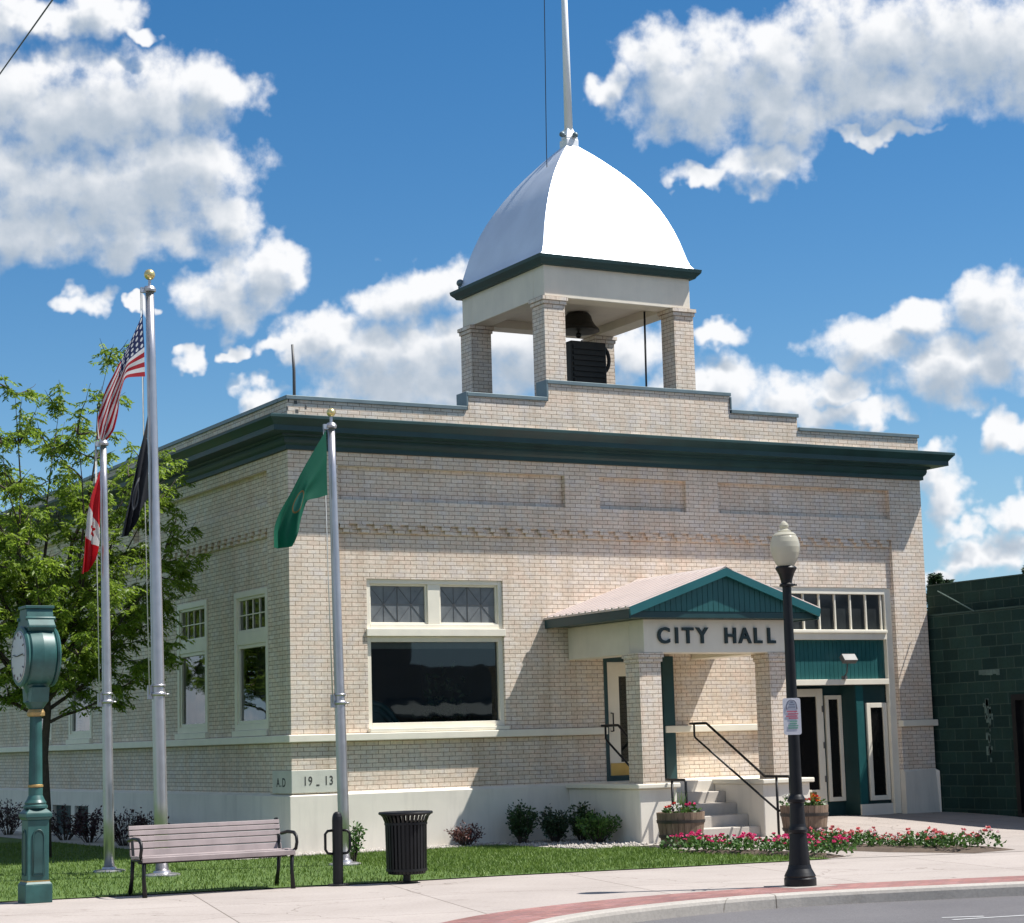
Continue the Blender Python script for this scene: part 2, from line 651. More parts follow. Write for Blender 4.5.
def np_mesh(name, verts, faces, mat, parent=None, smooth=False):
    """fast mesh from numpy arrays (faces all of one size)"""
    me = bpy.data.meshes.new(name)
    off = np.zeros(3)
    r = parent
    while r is not None:
        off += np.array(r.location)
        r = r.parent
    v = (np.asarray(verts, dtype=np.float64) - off).astype(np.float32)
    f = np.asarray(faces, dtype=np.int32)
    k = f.shape[1]
    me.vertices.add(len(v))
    me.vertices.foreach_set('co', v.ravel())
    me.loops.add(f.size)
    me.loops.foreach_set('vertex_index', f.ravel())
    me.polygons.add(len(f))
    me.polygons.foreach_set('loop_start', np.arange(0, f.size, k, dtype=np.int32))
    me.update(calc_edges=True)
    me.validate()
    if smooth:
        me.polygons.foreach_set('use_smooth', np.ones(len(f), dtype=bool))
    me.materials.append(mat if not isinstance(mat, str) else MATS[mat])
    o = bpy.data.objects.new(name, me)
    COL.objects.link(o)
    if parent is not None:
        o.parent = parent
    return o


def leaf_cloud(centres, dirs, length, width, droop=0.3):
    """pointed leaf blades: centres (n,3), directions (n,3); returns verts, quads"""
    n = len(centres)
    d = dirs / (np.linalg.norm(dirs, axis=1, keepdims=True) + 1e-9)
    rnd = rng.normal(size=(n, 3))
    s = np.cross(d, rnd)
    s /= (np.linalg.norm(s, axis=1, keepdims=True) + 1e-9)
    L = (length * rng.uniform(0.7, 1.3, n))[:, None]
    Wd = (width * rng.uniform(0.7, 1.3, n))[:, None]
    nrm = np.cross(s, d)
    a = centres
    b = centres + d * L * 0.5 + s * Wd * 0.5 + nrm * L * 0.08
    c = centres + d * L - nrm * L * droop * 0.3
    e = centres + d * L * 0.5 - s * Wd * 0.5 + nrm * L * 0.08
    v = np.stack([a, b, c, e], 1).reshape(-1, 3)
    f = np.arange(4 * n).reshape(n, 4)
    return v, f

# ================================================================ materials of the place
brick('brick_cream', (0.785, 0.70, 0.615), (0.685, 0.595, 0.51), (0.34, 0.255, 0.195))
brick('block_green', (0.010, 0.034, 0.031), (0.022, 0.058, 0.048), (0.045, 0.078, 0.068), bw=0.41, bh=0.205, ms=0.011, patch=(0.5, 0.6, 0.55), pf=0.8)
paint('cream', (0.76, 0.69, 0.57), 0.55, 0.06, 2.0, grime=0.10)
paint('cream_trim', (0.78, 0.73, 0.61), 0.45, 0.05, 3.0, grime=0.08)
paint('foundation_paint', (0.74, 0.69, 0.60), 0.7, 0.07, 1.2, grime=0.22, bmp=0.25)
paint('stone', (0.56, 0.56, 0.49), 0.75, 0.08, 4.0, bmp=0.3)
paint('cornice_green', (0.010, 0.042, 0.042), 0.5, 0.25, 2.0)
paint('dark_green', (0.010, 0.045, 0.048), 0.4, 0.2, 2.0)
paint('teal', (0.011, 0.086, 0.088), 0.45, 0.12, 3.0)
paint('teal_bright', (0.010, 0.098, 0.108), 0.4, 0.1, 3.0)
paint('coping_metal', (0.15, 0.20, 0.215), 0.45, 0.15, 3.0, metallic=0.3)
paint('roof_metal', (0.60, 0.515, 0.475), 0.5, 0.05, 2.0)
paint('white_dome', (0.70, 0.745, 0.81), 0.5, 0.06, 1.6, metallic=0.78)
paint('white_paint', (0.85, 0.86, 0.87), 0.5, 0.03, 3.0)
paint('concrete_step', (0.50, 0.46, 0.41), 0.85, 0.08, 5.0, grime=0.2, bmp=0.3)
paint('black_metal', (0.008, 0.008, 0.009), 0.42, 0.3, 6.0, spec=0.35)
paint('bronze_dark', (0.025, 0.022, 0.018), 0.5, 0.3, 6.0, metallic=0.4)
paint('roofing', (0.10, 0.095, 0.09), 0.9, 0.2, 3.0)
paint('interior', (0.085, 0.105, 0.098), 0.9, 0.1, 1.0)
paint('drape', (0.26, 0.25, 0.23), 0.9, 0.1, 5.0)
paint('letter_green', (0.008, 0.022, 0.022), 0.4, 0.1, 5.0)
paint('carved', (0.05, 0.05, 0.045), 0.8, 0.1, 5.0)
paint('brass', (0.52, 0.36, 0.12), 0.35, 0.1, 5.0, metallic=0.85)
paint('lead', (0.10, 0.10, 0.10), 0.5, 0.1, 5.0)
paint('frosted', (0.145, 0.155, 0.16), 0.3, 0.18, 6.0)
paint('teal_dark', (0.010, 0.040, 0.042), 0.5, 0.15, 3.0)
glass('pane', (0.62, 0.70, 0.68), 0.02)
paint('pane_grey', (0.035, 0.040, 0.042), 0.12, 0.3, 2.0)
glass('pane_side', (0.50, 0.56, 0.55), 0.10)

# ================================================================ city hall
WX = 12.70
hall = thing('city_hall', 'cream brick city hall with green cornice, white domed belfry and gabled entrance porch', 'building', (0, 0, 0))
FR = lambda u, v, d: (u, d, v)          # front wall: u = x
SD = lambda u, v, d: (d, u, v)          # side wall: u = y
FD = 0.06                               # depth of the wall field behind the pilasters
DEPTH = 24.0
ZF = 0.92
win_front = (1.34, 3.80, 1.86, 4.24)
win_side = [(0.98, 2.42), (3.68, 5.14), (10.05, 11.55), (12.75, 14.25), (18.2, 19.7)]
wall = MB()
wall.grid_face(FR, FD, 11.95, ZF, 5.10, [
    (*win_front, 0.16, False),
    (5.68, 6.80, ZF, 3.0, 0.14, False),
    (9.10, 11.93, ZF, 4.22, 0.12, False)], d=FD)
wall.box(0, 0.85, 0, FD - 0.001, ZF, 5.10)                           # corner pilasters
wall.box(11.95, WX, 0, FD + 0.12, 0.9, 5.10)
wall.grid_face(FR, 0, WX, 5.19, 6.80, [(0.85, 5.01, 5.48, 6.02, 0.10, True), (5.69, 7.45, 5.48, 6.02, 0.10, True), (8.12, 11.95, 5.48, 6.02, 0.10, True)], d=0.0)
wall.grid_face(FR, 0, WX, 5.10, 5.19, d=0.0)
wall.add([(0, 0, 5.10), (WX, 0, 5.10), (WX, FD, 5.10), (0, FD, 5.10)], [(0, 1, 2, 3)])
# side wall
wall.grid_face(SD, FD, DEPTH, ZF, 5.10, [(a, b, 1.90, 4.17, 0.16, False) for a, b in win_side], d=FD)
wall.box(0, FD - 0.001, FD, 0.87, ZF, 5.10)
wall.grid_face(SD, 0, DEPTH, 5.10, 6.80, [(0.87, 7.4, 5.48, 6.02, 0.10, True), (8.1, 15.4, 5.48, 6.02, 0.10, True), (16.2, 23.0, 5.48, 6.02, 0.10, True)], d=0.0)
wall.add([(0, 0, 5.10), (0, DEPTH, 5.10), (FD, DEPTH, 5.10), (FD, 0, 5.10)], [(0, 1, 2, 3)])
# right and back walls
wall.add([(WX, 0, -0.3), (WX, DEPTH, -0.3), (WX, DEPTH, 6.8), (WX, 0, 6.8)], [(0, 1, 2, 3)])
wall.add([(0, DEPTH, -0.3), (WX, DEPTH, -0.3), (WX, DEPTH, 6.8), (0, DEPTH, 6.8)], [(0, 1, 2, 3)])
# stepped parapet
PB = 6.80
steps = [(0.0, 3.21, 7.03), (3.21, 4.74, 7.27), (4.74, 8.45, 7.57), (8.45, 9.92, 7.27), (9.92, WX, 7.03)]
for a, b, z in steps:
    wall.box(a, b, 0.0, 0.30, PB, z)
wall.box(0.0, 0.30, 0.301, DEPTH, PB, 7.03)
wall.box(WX - 0.30, WX, 0.301, DEPTH, PB, 7.03)
wall.box(0.301, WX - 0.301, DEPTH - 0.3, DEPTH, PB, 7.03)
wall.build('wall', 'brick_cream', hall)

for xa, za, wd in ((0.115, 6.962, 0.055), (0.14, 6.822, 0.05), (0.30, 6.89, 0.03), (-0.004, 6.86, 0.02), (0.012, 6.99, 0.02)):   # dark blocks painted as the shade inside gaps where bricks have dropped out
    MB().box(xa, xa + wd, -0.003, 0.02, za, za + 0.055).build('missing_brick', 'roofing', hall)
MB().box(0.30, WX - 0.30, 0.30, DEPTH - 0.3, 6.55, 6.70).build('flat_roof', 'roofing', hall)

# metal coping, one length per step
cp = MB()
for a, b, z in steps:
    e = 0.025
    cp.box(a - (e if a in (0.0, 4.74, 3.21) else -e), b + (e if b in (WX, 8.45, 9.92) else -e), -0.03, 0.33, z, z + 0.065)
cp.box(3.165, 3.205, -0.025, 0.325, 7.0955, 7.34)
cp.box(4.695, 4.735, -0.025, 0.325, 7.3355, 7.635)
cp.box(8.455, 8.485, -0.025, 0.325, 7.34, 7.56)
cp.box(-0.03, 0.33, 0.331, DEPTH, 7.03, 7.095)
cp.box(WX - 0.33, WX + 0.03, 0.331, DEPTH, 7.03, 7.095)
cp.build('coping', 'coping_metal', hall, bevel=0.006)

# cornice swept round three sides
prof = [(0, 6.235), (0.05, 6.235), (0.05, 6.30), (0.085, 6.335), (0.10, 6.38), (0.10, 6.42), (0.145, 6.435), (0.15, 6.465), (0.36, 6.475), (0.385, 6.475),
        (0.385, 6.555), (0.40, 6.575), (0.425, 6.61), (0.46, 6.65), (0.475, 6.665), (0.475, 6.705), (0.44, 6.72), (0, 6.775)]
cn = MB()
rings = []
for p, z in prof:
    rings.append([(-p, DEPTH, z), (-p, -p, z), (WX + p, -p, z), (WX + p, 1.2, z)])
for a, b in zip(rings, rings[1:]):
    cn.add(a + b, [(i, i + 1, 5 + i, 4 + i) for i in range(3)])
cn.add([r[3] for r in rings], [tuple(range(len(rings)))])
cn.build('cornice', 'cornice_green', hall)
# flaking white caulk line on top of the cornice
ck = MB()
ck.box(2.9, 12.5, -0.03, -0.002, 6.768, 6.774)
for k in range(46):
    x = random.uniform(3.0, 12.3)
    ck.box(x, x + random.uniform(0.04, 0.22), -0.035, -0.002, 6.772, 6.772 + random.uniform(0.008, 0.022))
ck.build('mortar_fillet', 'foundation_paint', hall)

# dentil course under the frieze
dn = MB()
dn.box(0.87, 11.94, 0.044, FD + 0.003, 4.96, 5.099)
dn.box(0.044, FD + 0.003, 0.92, DEPTH - 0.2, 4.96, 5.099)
x = 0.87
while x < 11.9:
    dn.box(x, x + 0.155, -0.012, FD + 0.002, 5.03, 5.098)
    dn.box(x + 0.06, x + 0.215, 0.0, FD + 0.002, 4.965, 5.028)
    x += 0.30
y = 0.92
while y < DEPTH - 0.4:
    dn.box(-0.012, FD + 0.002, y, y + 0.155, 5.03, 5.098)
    dn.box(0.0, FD + 0.002, y + 0.06, y + 0.215, 4.965, 5.028)
    y += 0.30
dn.build('dentil_course', 'brick_cream', hall)

# belt course
bl = MB()
bl.box(-0.07, 5.66, -0.07, 0.10, 1.70, 1.815)
bl.box(6.82, 9.08, -0.05, 0.10, 1.70, 1.815)
bl.box(11.94, WX + 0.07, -0.07, 0.10, 1.70, 1.815)
bl.box(-0.07, 0.10, 0.101, DEPTH, 1.70, 1.815)
bl.build('belt_course', 'cream_trim', hall, bevel=0.012)

# painted foundation with a sloped top edge
fo = MB()
P0 = -0.05
fo.grid_face(FR, P0, 9.08, -0.4, 0.885, d=P0)
fo.add([(P0, P0, 0.885), (9.08, P0, 0.885), (9.08, FD, 0.925), (FD, FD, 0.925)], [(0, 1, 2, 3)])
fo.add([(9.08, P0, -0.4), (9.08, 0.4, -0.4), (9.08, 0.4, 0.92), (9.08, P0, 0.885)], [(0, 1, 2, 3)])
fo.poly([(11.94, P0, -0.3), (WX + 0.05, P0, -0.3), (WX + 0.05, P0, 0.885), (WX, -0.002, 0.925), (11.94, -0.002, 0.925), (11.94, P0, 0.885)], (0, 0.45, 0))
bw_ = [(9.98, 10.85), (11.10, 12.35)]
fo.grid_face(SD, P0, DEPTH, -0.4, 0.885, [(a, b, 0.02, 0.61, 0.14, False) for a, b in bw_], d=P0)
fo.add([(P0, P0, 0.885), (P0, DEPTH, 0.885), (FD, DEPTH, 0.925), (FD, FD, 0.925)], [(0, 1, 2, 3)])
fo.build('foundation', 'foundation_paint', hall)
for a, b in bw_:
    w = MB().box(0.03, 0.07, a, b, 0.02, 0.61).build('basement_window', 'teal_dark', hall)

# cornerstone with the date
cs = MB().box(-0.012, 0.77, -0.014, 0.05, 0.93, 1.275)
cs.box(-0.014, 0.05, 0.051, 0.74, 0.93, 1.275)
cso = cs.build('cornerstone', 'stone', hall, bevel=0.006)
for chs, px_, py_, pz_, xd, sx_ in (("1", 0.215, -0.0145, 1.045, (1, 0, 0), 0.75), ("9", 0.30, -0.0145, 1.045, (1, 0, 0), 0.75), ("-", 0.425, -0.0145, 1.00, (1, 0, 0), 1.0), ("1", 0.565, -0.0145, 1.045, (1, 0, 0), 0.75),
                                    ("3", 0.65, -0.0145, 1.045, (1, 0, 0), 0.75), ("A", -0.0145, 0.51, 1.03, (0, -1, 0), 0.95), (".", -0.0145, 0.40, 1.03, (0, -1, 0), 1.0), ("D", -0.0145, 0.28, 1.03, (0, -1, 0), 0.95)):
    tx = MB()
    add_text(tx, chs, 0.19, (px_, py_, pz_), xd, (0, 0, 1), 0.002, 0.003, sx_)
    tx.build('carved_character', 'carved', cso)

# ---------------- big front window
def frame_rect(mb, P, u0, u1, v0, v1, w, d0, d1):
    """a four-piece frame, butted"""
    def bx(a, b, e, g):
        p, q = P(a, e, d0), P(b, g, d1)
        mb.box(min(p[0], q[0]), max(p[0], q[0]), min(p[1], q[1]), max(p[1], q[1]), min(p[2], q[2]), max(p[2], q[2]))
    bx(u0, u0 + w, v0, v1)
    bx(u1 - w, u1, v0, v1)
    bx(u0 + w, u1 - w, v0, v0 + w)
    bx(u0 + w, u1 - w, v1 - w, v1)


def pbox(mb, P, u0, u1, v0, v1, d0, d1):
    p, q = P(u0, v0, d0), P(u1, v1, d1)
    return mb.box(min(p[0], q[0]), max(p[0], q[0]), min(p[1], q[1]), max(p[1], q[1]), min(p[2], q[2]), max(p[2], q[2]))


fw = MB()
x0, x1, z0, z1 = win_front
frame_rect(fw, FR, x0, x1, 3.45, z1, 0.075, FD + 0.035, FD + 0.16)
pbox(fw, FR, 2.44, 2.66, 3.525, 4.165, FD + 0.045, FD + 0.15)
frame_rect(fw, FR, 1.415, 2.44, 3.525, 4.165, 0.03, FD + 0.075, FD + 0.14)
frame_rect(fw, FR, 2.66, 3.725, 3.525, 4.165, 0.03, FD + 0.075, FD + 0.14)
frame_rect(fw, FR, x0, x1, 1.885, 3.328, 0.085, FD + 0.05, FD + 0.16)
pbox(fw, FR, x0 - 0.02, x1 + 0.02, 3.33, 3.448, FD - 0.035, FD + 0.16)      # transom bar
win = fw.build('window', 'cream_trim', hall, bevel=0.006)
pbox(MB(), FR, x0 - 0.015, x1 + 0.015, 1.82, 1.883, FD - 0.09, FD + 0.16).build('sill', 'cream_trim', win, bevel=0.01)
MB().add([(1.42, FD + 0.11, 1.96), (3.73, FD + 0.11, 1.96), (3.73, FD + 0.11, 3.25), (1.42, FD + 0.11, 3.25)], [(0, 1, 2, 3)]).build('pane', 'pane', win)
for a, b in ((1.44, 2.415), (2.685, 3.70)):
    MB().box(a, b, FD + 0.11, FD + 0.118, 3.55, 4.14).build('pane', 'frosted', win)
    ld = MB()
    n = 2
    for i in range(n):
        u0, u1 = a + (b - a) * i / n, a + (b - a) * (i + 1) / n
        cu, cv = (u0 + u1) / 2, 3.845
        for p, q in (((u0, 3.55), (u1, 4.14)), ((u0, 4.14), (u1, 3.55)), ((cu, 3.55), (cu, 4.14)), ((u0, cv), (u1, cv))):
            ld.bar((p[0], FD + 0.107, p[1]), (q[0], FD + 0.107, q[1]), 0.005, 0.008, (0, 1, 0))
    ld.bar((a + (b - a) / 2, FD + 0.106, 3.55), (a + (b - a) / 2, FD + 0.106, 4.14), 0.006, 0.012, (0, 1, 0))
    ld.build('leading', 'lead', win)
# roller blind rail seen at the top of the pane
MB().box(1.43, 3.72, FD + 0.17, FD + 0.22, 3.14, 3.24).build('blind_box', 'drape', win)

# ---------------- side windows: a gridded upper sash over one tall pane
for wi, (a, b) in enumerate(win_side):
    fwm = MB()
    frame_rect(fwm, SD, a, b, 1.92, 4.17, 0.10, FD - 0.03, FD + 0.12)
    pbox(fwm, SD, a + 0.10, b - 0.10, 3.30, 3.50, FD - 0.02, FD + 0.11)
    frame_rect(fwm, SD, a + 0.10, b - 0.10, 3.50, 4.07, 0.045, FD - 0.005, FD + 0.10)
    frame_rect(fwm, SD, a + 0.10, b - 0.10, 2.02, 3.30, 0.06, FD - 0.005, FD + 0.10)
    w = fwm.build('window', 'cream_trim', hall, bevel=0.006)
    pbox(MB(), SD, a - 0.02, b + 0.02, 1.82, 1.918, FD - 0.08, FD + 0.16).build('sill', 'cream_trim', w, bevel=0.01)
    mu = MB()
    for k in (1, 2, 3):
        yy = a + 0.145 + (b - a - 0.29) * k / 4
        pbox(mu, SD, yy - 0.009, yy + 0.009, 3.545, 4.025, FD + 0.012, FD + 0.03)
    pbox(mu, SD, a + 0.145, b - 0.145, 3.775, 3.793, FD + 0.011, FD + 0.031)
    mu.build('muntins', 'cream_trim', w)
    for va, vb in ((3.545, 4.025), (2.08, 3.24)):
        MB().add([SD(b - 0.145, va, FD + 0.033), SD(a + 0.145, va, FD + 0.033), SD(a + 0.145, vb, FD + 0.033), SD(b - 0.145, vb, FD + 0.033)], [(0, 1, 2, 3)]).build('pane', 'pane_side', w)
    # pleated drape hanging on the far side of the opening
    dr = MB()
    n = 14
    pts = [(FD + 0.30 + 0.03 * (k % 2), b - 0.12 - 0.42 * k / n) for k in range(n + 1)]
    for p, q in zip(pts, pts[1:]):
        dr.add([(p[0], p[1], 2.05), (q[0], q[1], 2.05), (q[0], q[1], 4.05), (p[0], p[1], 4.05)], [(0, 1, 2, 3)])
    dr.build('curtain', 'drape', w)

# dark rooms behind the glass
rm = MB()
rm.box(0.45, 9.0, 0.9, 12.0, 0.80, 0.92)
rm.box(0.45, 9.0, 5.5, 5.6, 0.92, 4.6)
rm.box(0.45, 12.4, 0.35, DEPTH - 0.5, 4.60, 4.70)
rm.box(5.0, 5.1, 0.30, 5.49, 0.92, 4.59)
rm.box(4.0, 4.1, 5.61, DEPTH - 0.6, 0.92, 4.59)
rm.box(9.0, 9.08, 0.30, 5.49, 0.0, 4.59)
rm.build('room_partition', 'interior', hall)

# things standing inside the big front window
ind = thing('indoor_plant', 'dark leafy potted plant standing inside the big front window', 'plant', (3.05, 0.85, 0.925))
MB().lathe([(0.14, 0.926), (0.19, 1.28), (0.17, 1.28), (0.0, 1.25)], (3.05, 0.85, 0), 20).build('pot', 'bronze_dark', ind)
arm = thing('armchair', 'round backed teal armchair inside the big front window', 'chair', (1.95, 0.95, 0.925))
ab = MB()
for rr in (0.50, 0.44):
    ab.tube([(1.95 + rr * math.cos(a), 0.95 + 0.25 * math.sin(a), 1.35 + 0.95 * math.sin(a) * (rr / 0.5)) for a in np.linspace(0.0, math.pi, 15)], 0.06, 8)
ab.poly([(1.95 + 0.47 * math.cos(a), 1.15, 1.35 + 0.9 * math.sin(a)) for a in np.linspace(0.0, math.pi, 15)], (0, 0.06, 0))
ab.build('backrest', 'teal', arm)
MB().box(1.48, 2.42, 0.65, 1.14, 1.20, 1.36).build('seat', 'teal', arm, bevel=0.03)
for ax_ in (1.55, 2.35):
    for ay_ in (0.70, 1.09):
        MB().box(ax_ - 0.025, ax_ + 0.025, ay_ - 0.025, ay_ + 0.025, 0.922, 1.199).build('leg', 'bronze_dark', arm)
# ---------------- entrance porch: platform, cheeks, steps
pl = MB()
pl.box(4.87, 5.56, -2.20, -0.052, -0.3, 0.84)
pl.box(7.22, 8.15, -2.20, -0.052, -0.3, 0.84)
pl.box(5.561, 7.219, -0.84, -0.052, -0.3, 0.905)
pl.build('porch_base', 'foundation_paint', hall, bevel=0.015)
MB().box(4.81, 5.60, -2.26, -0.053, 0.841, 0.915).build('porch_cap', 'cream_trim', hall, bevel=0.015)
MB().box(7.18, 8.21, -2.26, -0.053, 0.841, 0.915).build('porch_cap', 'cream_trim', hall, bevel=0.015)
st = MB()
for k in range(4):
    zt = 0.905 - 0.182 * (k + 1)
    yb = -0.841 - 0.31 * k
    st.box(5.562, 7.218, yb - 0.31, yb, -0.3, zt)
stp = st.build('steps', 'concrete_step', hall, bevel=0.012)

# pillars and beam
for xa in (4.92, 7.42):
    pm = MB().box(xa, xa + 0.40, -2.24, -1.84, 0.916, 2.80)
    pm.box(xa - 0.02, xa + 0.42, -2.26, -1.82, 2.801, 2.868)
    pm.box(xa - 0.04, xa + 0.44, -2.28, -1.80, 2.869, 2.935)
    pm.build('porch_pillar', 'brick_cream', hall)
bm = MB()
bm.box(5.01, 7.85, -2.26, -1.83, 2.937, 3.47)
bm.box(5.01, 5.40, -1.829, FD - 0.002, 2.937, 3.47)
bm.box(7.46, 7.85, -1.829, FD - 0.002, 2.937, 3.47)
bm.box(5.401, 7.459, -1.829, FD - 0.002, 3.04, 3.10)
beam = bm.build('porch_beam', 'cream', hall, bevel=0.012)
for ch, px in (('C', 5.37), ('I', 5.615), ('T', 5.83), ('Y', 6.10), ('H', 6.645), ('A', 6.93), ('L', 7.18), ('L', 7.445)):
    lt = MB()
    add_text(lt, ch, 0.345, (px, -2.28, 3.092), (1, 0, 0), (0, 0, 1), 0.017, 0.008, 1.0)
    lt.build('letter', 'letter_green', beam)

# gabled canopy roof
RX, EL, ER, YF, YB = 6.40, 4.56, 8.24, -2.58, FD - 0.005
ZE, ZR = 3.60, 4.235
rf = MB()
rb = MB()
for xe in (EL, ER):
    rf.poly([(xe, YF, ZE), (RX, YF, ZR), (RX, YF, ZR + 0.035), (xe, YF, ZE + 0.035)], (0, YB - YF, 0))
    yy = YF + 0.06
    sl = Vector((RX - xe, 0, ZR - ZE)).normalized()
    up = Vector((-sl.z, 0, sl.x)) if sl.x > 0 else Vector((sl.z, 0, -sl.x))
    while yy < YB - 0.02:
        a = Vector((xe, yy, ZE + 0.037)) - sl * 0.03 + up * 0.008
        b = Vector((RX, yy, ZR + 0.037)) + up * 0.008
        rb.bar(a, b, 0.045, 0.034, up)
        yy += 0.20
roof = rf.build('canopy_roof', 'roof_metal', hall)
rb.build('roof_ribs', 'roof_metal', roof)
rc = MB()
rc.poly([(RX - 0.14, YF, ZR - 0.008), (RX, YF, ZR + 0.052), (RX + 0.14, YF, ZR - 0.008), (RX, YF, ZR + 0.066)], (0, YB - YF, 0))
rc.build('ridge_cap', 'roof_metal', roof)
fa = MB()
fa.box(EL + 0.01, EL + 0.05, YF + 0.03, YB, 3.455, 3.60)
fa.box(ER - 0.05, ER - 0.01, YF + 0.03, YB, 3.455, 3.60)
fa.box(EL + 0.051, ER - 0.051, YF + 0.10, YF + 0.16, 3.472, 3.575)
fa.box(EL + 0.051, ER - 0.051, YF + 0.161, YB, 3.472, 3.49)
fa.build('eave_board', 'dark_green', roof, bevel=0.006)
gb = MB()
n = 34
for k in range(n):                                                    # tongue-and-groove boards
    xa = EL + 0.12 + (ER - EL - 0.24) * k / n
    xb = EL + 0.12 + (ER - EL - 0.24) * (k + 1) / n - 0.009
    hz = lambda x: ZR - 0.02 - abs(x - RX) * (ZR - ZE) / (ER - RX)
    pts = [(xa, YF + 0.09, 3.576), (xb, YF + 0.09, 3.576), (xb, YF + 0.09, max(3.58, hz(xb)))]
    if xa < RX < xb:
        pts.append((RX, YF + 0.09, hz(RX)))
    pts.append((xa, YF + 0.09, max(3.58, hz(xa))))
    gb.poly(pts, (0, 0.03, 0))
gb.poly([(EL + 0.1, YF + 0.10, 3.577), (ER - 0.1, YF + 0.10, 3.577), (RX, YF + 0.10, ZR - 0.025)], (0, 0.02, 0))
gb.build('gable', 'teal', roof)
bg_ = MB()
for xe, s in ((EL, 1), (ER, -1)):
    bg_.poly([(xe, YF - 0.012, ZE + 0.03), (RX, YF - 0.012, ZR + 0.03), (RX, YF - 0.012, ZR - 0.10), (xe + s * 0.02, YF - 0.012, ZE - 0.10)], (0, 0.045, 0))
bg_.build('bargeboard', 'teal_bright', roof)

# porch door
df = MB()
frame_rect(df, FR, 5.68, 6.80, 0.921, 3.0, 0.075, FD + 0.01, FD + 0.14)
frame_rect(df, FR, 5.755, 6.725, 0.996, 2.925, 0.02, FD + 0.03, FD + 0.14)
door = df.build('porch_door', 'dark_green', hall)
dl = MB()
frame_rect(dl, FR, 5.776, 6.704, 0.997, 2.904, 0.24, FD + 0.06, FD + 0.105)
dl.build('door_leaf', 'cream_trim', door, bevel=0.004)
MB().box(6.016, 6.464, FD + 0.08, FD + 0.09, 1.237, 2.664).build('pane', 'pane', door)
MB().box(5.80, 6.68, FD + 0.048, FD + 0.058, 1.01, 1.22).build('kick_plate', 'brass', door)
MB().tube([(5.84, FD + 0.05, 1.75), (5.84, FD - 0.01, 1.75), (5.84, FD - 0.01, 2.05), (5.84, FD + 0.05, 2.05)], 0.013, 8).build('handle', 'black_metal', door)
MB().box(6.805, 7.03, FD - 0.09, FD - 0.001, 0.925, 2.99).build('side_panel', 'dark_green', hall, bevel=0.005)
# handrails
for xr, y_t, y_a, y_b, y_c, y_p in ((5.37, -0.33, -0.86, -2.08, -2.74, -2.36), (7.12, -0.33, -0.83, -2.38, -3.05, -2.70)):
    hr = MB()
    zt, zb = 1.84, 0.965
    hr.tube([(xr, y_t, zt), (xr, y_a + 0.02, zt), (xr, y_a - 0.02, zt - 0.02), (xr, y_b + 0.02, zb + 0.02), (xr, y_b - 0.02, zb), (xr, y_c + 0.03, zb), (xr, y_c, zb - 0.03), (xr, y_c, 0.46), (xr, y_c + 0.03, 0.43), (xr, y_p, 0.43)], 0.021, 8)
    hr.tube([(xr, y_t - 0.12, zt), (xr, y_t - 0.12, zt - 0.20), (xr, y_t - 0.15, zt - 0.24), (xr, y_p, 0.43)], 0.018, 8)
    hr.tube([(xr, y_p, zb), (xr, y_p, -0.02)], 0.021, 8)
    if xr < 6:
        hr.tube([(xr, y_c, 0.45), (xr, y_c, -0.02)], 0.021, 8)
    hr.build('handrail', 'black_metal', hall)

# ---------------- storefront on the right
sf = MB()
XL, XR, ZS0, ZST = 9.10, 11.93, 0.15, 4.22
sy0, sy1 = FD + 0.02, FD + 0.12
sf.box(XL, XL + 0.12, sy0, sy1, ZS0, ZST)
sf.box(XR - 0.15, XR, sy0, sy1, ZS0, ZST)
sf.box(XL + 0.12, XR - 0.15, sy0, sy1, 4.10, ZST)
sf.box(XL + 0.12, XR - 0.15, sy0 - 0.01, sy1 + 0.02, 3.28, 3.46)
sf.box(XL + 0.12, XR - 0.15, sy0 - 0.05, sy1 + 0.05, 3.40, 3.452)
sf.box(XL + 0.12, XR - 0.15, sy0 - 0.01, sy1 + 0.02, 2.47, 2.57)
front = sf.build('shopfront', 'cream_trim', hall, bevel=0.006)
k = 9.22 + 0.02
while k < 11.75:
    MB().box(k, k + 0.028, sy0 + 0.03, sy1 - 0.01, 3.461, 4.099).build('transom_bar', 'cream_trim', front)
    k += 0.352
MB().add([(9.2, sy1 - 0.03, 3.45), (11.8, sy1 - 0.03, 3.45), (11.8, sy1 - 0.03, 4.11), (9.2, sy1 - 0.03, 4.11)], [(0, 1, 2, 3)]).build('transom_pane', 'pane_grey', front)
tp = MB()
k = XL + 0.12
while k < XR - 0.16:
    tp.box(k, min(k + 0.086, XR - 0.151), sy1 - 0.012, sy1 + 0.008, 2.571, 3.279)
    k += 0.093
tp.box(XL + 0.12, XR - 0.151, sy1 + 0.009, sy1 + 0.03, 2.571, 3.279)
tp.build('sign_panel', 'teal', front)
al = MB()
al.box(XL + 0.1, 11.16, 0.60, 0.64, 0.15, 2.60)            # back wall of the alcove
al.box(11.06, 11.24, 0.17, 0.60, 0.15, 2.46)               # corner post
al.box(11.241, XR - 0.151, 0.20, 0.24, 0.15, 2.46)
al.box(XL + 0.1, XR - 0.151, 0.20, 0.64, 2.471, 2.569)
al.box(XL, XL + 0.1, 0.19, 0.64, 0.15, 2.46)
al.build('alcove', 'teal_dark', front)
MB().box(11.061, XR - 0.151, 0.13, 0.169, 0.14, 0.34).build('plinth', 'foundation_paint', front)
MB().box(11.07, 11.23, 0.150, 0.169, 0.345, 2.46).build('corner_board', 'teal', front)


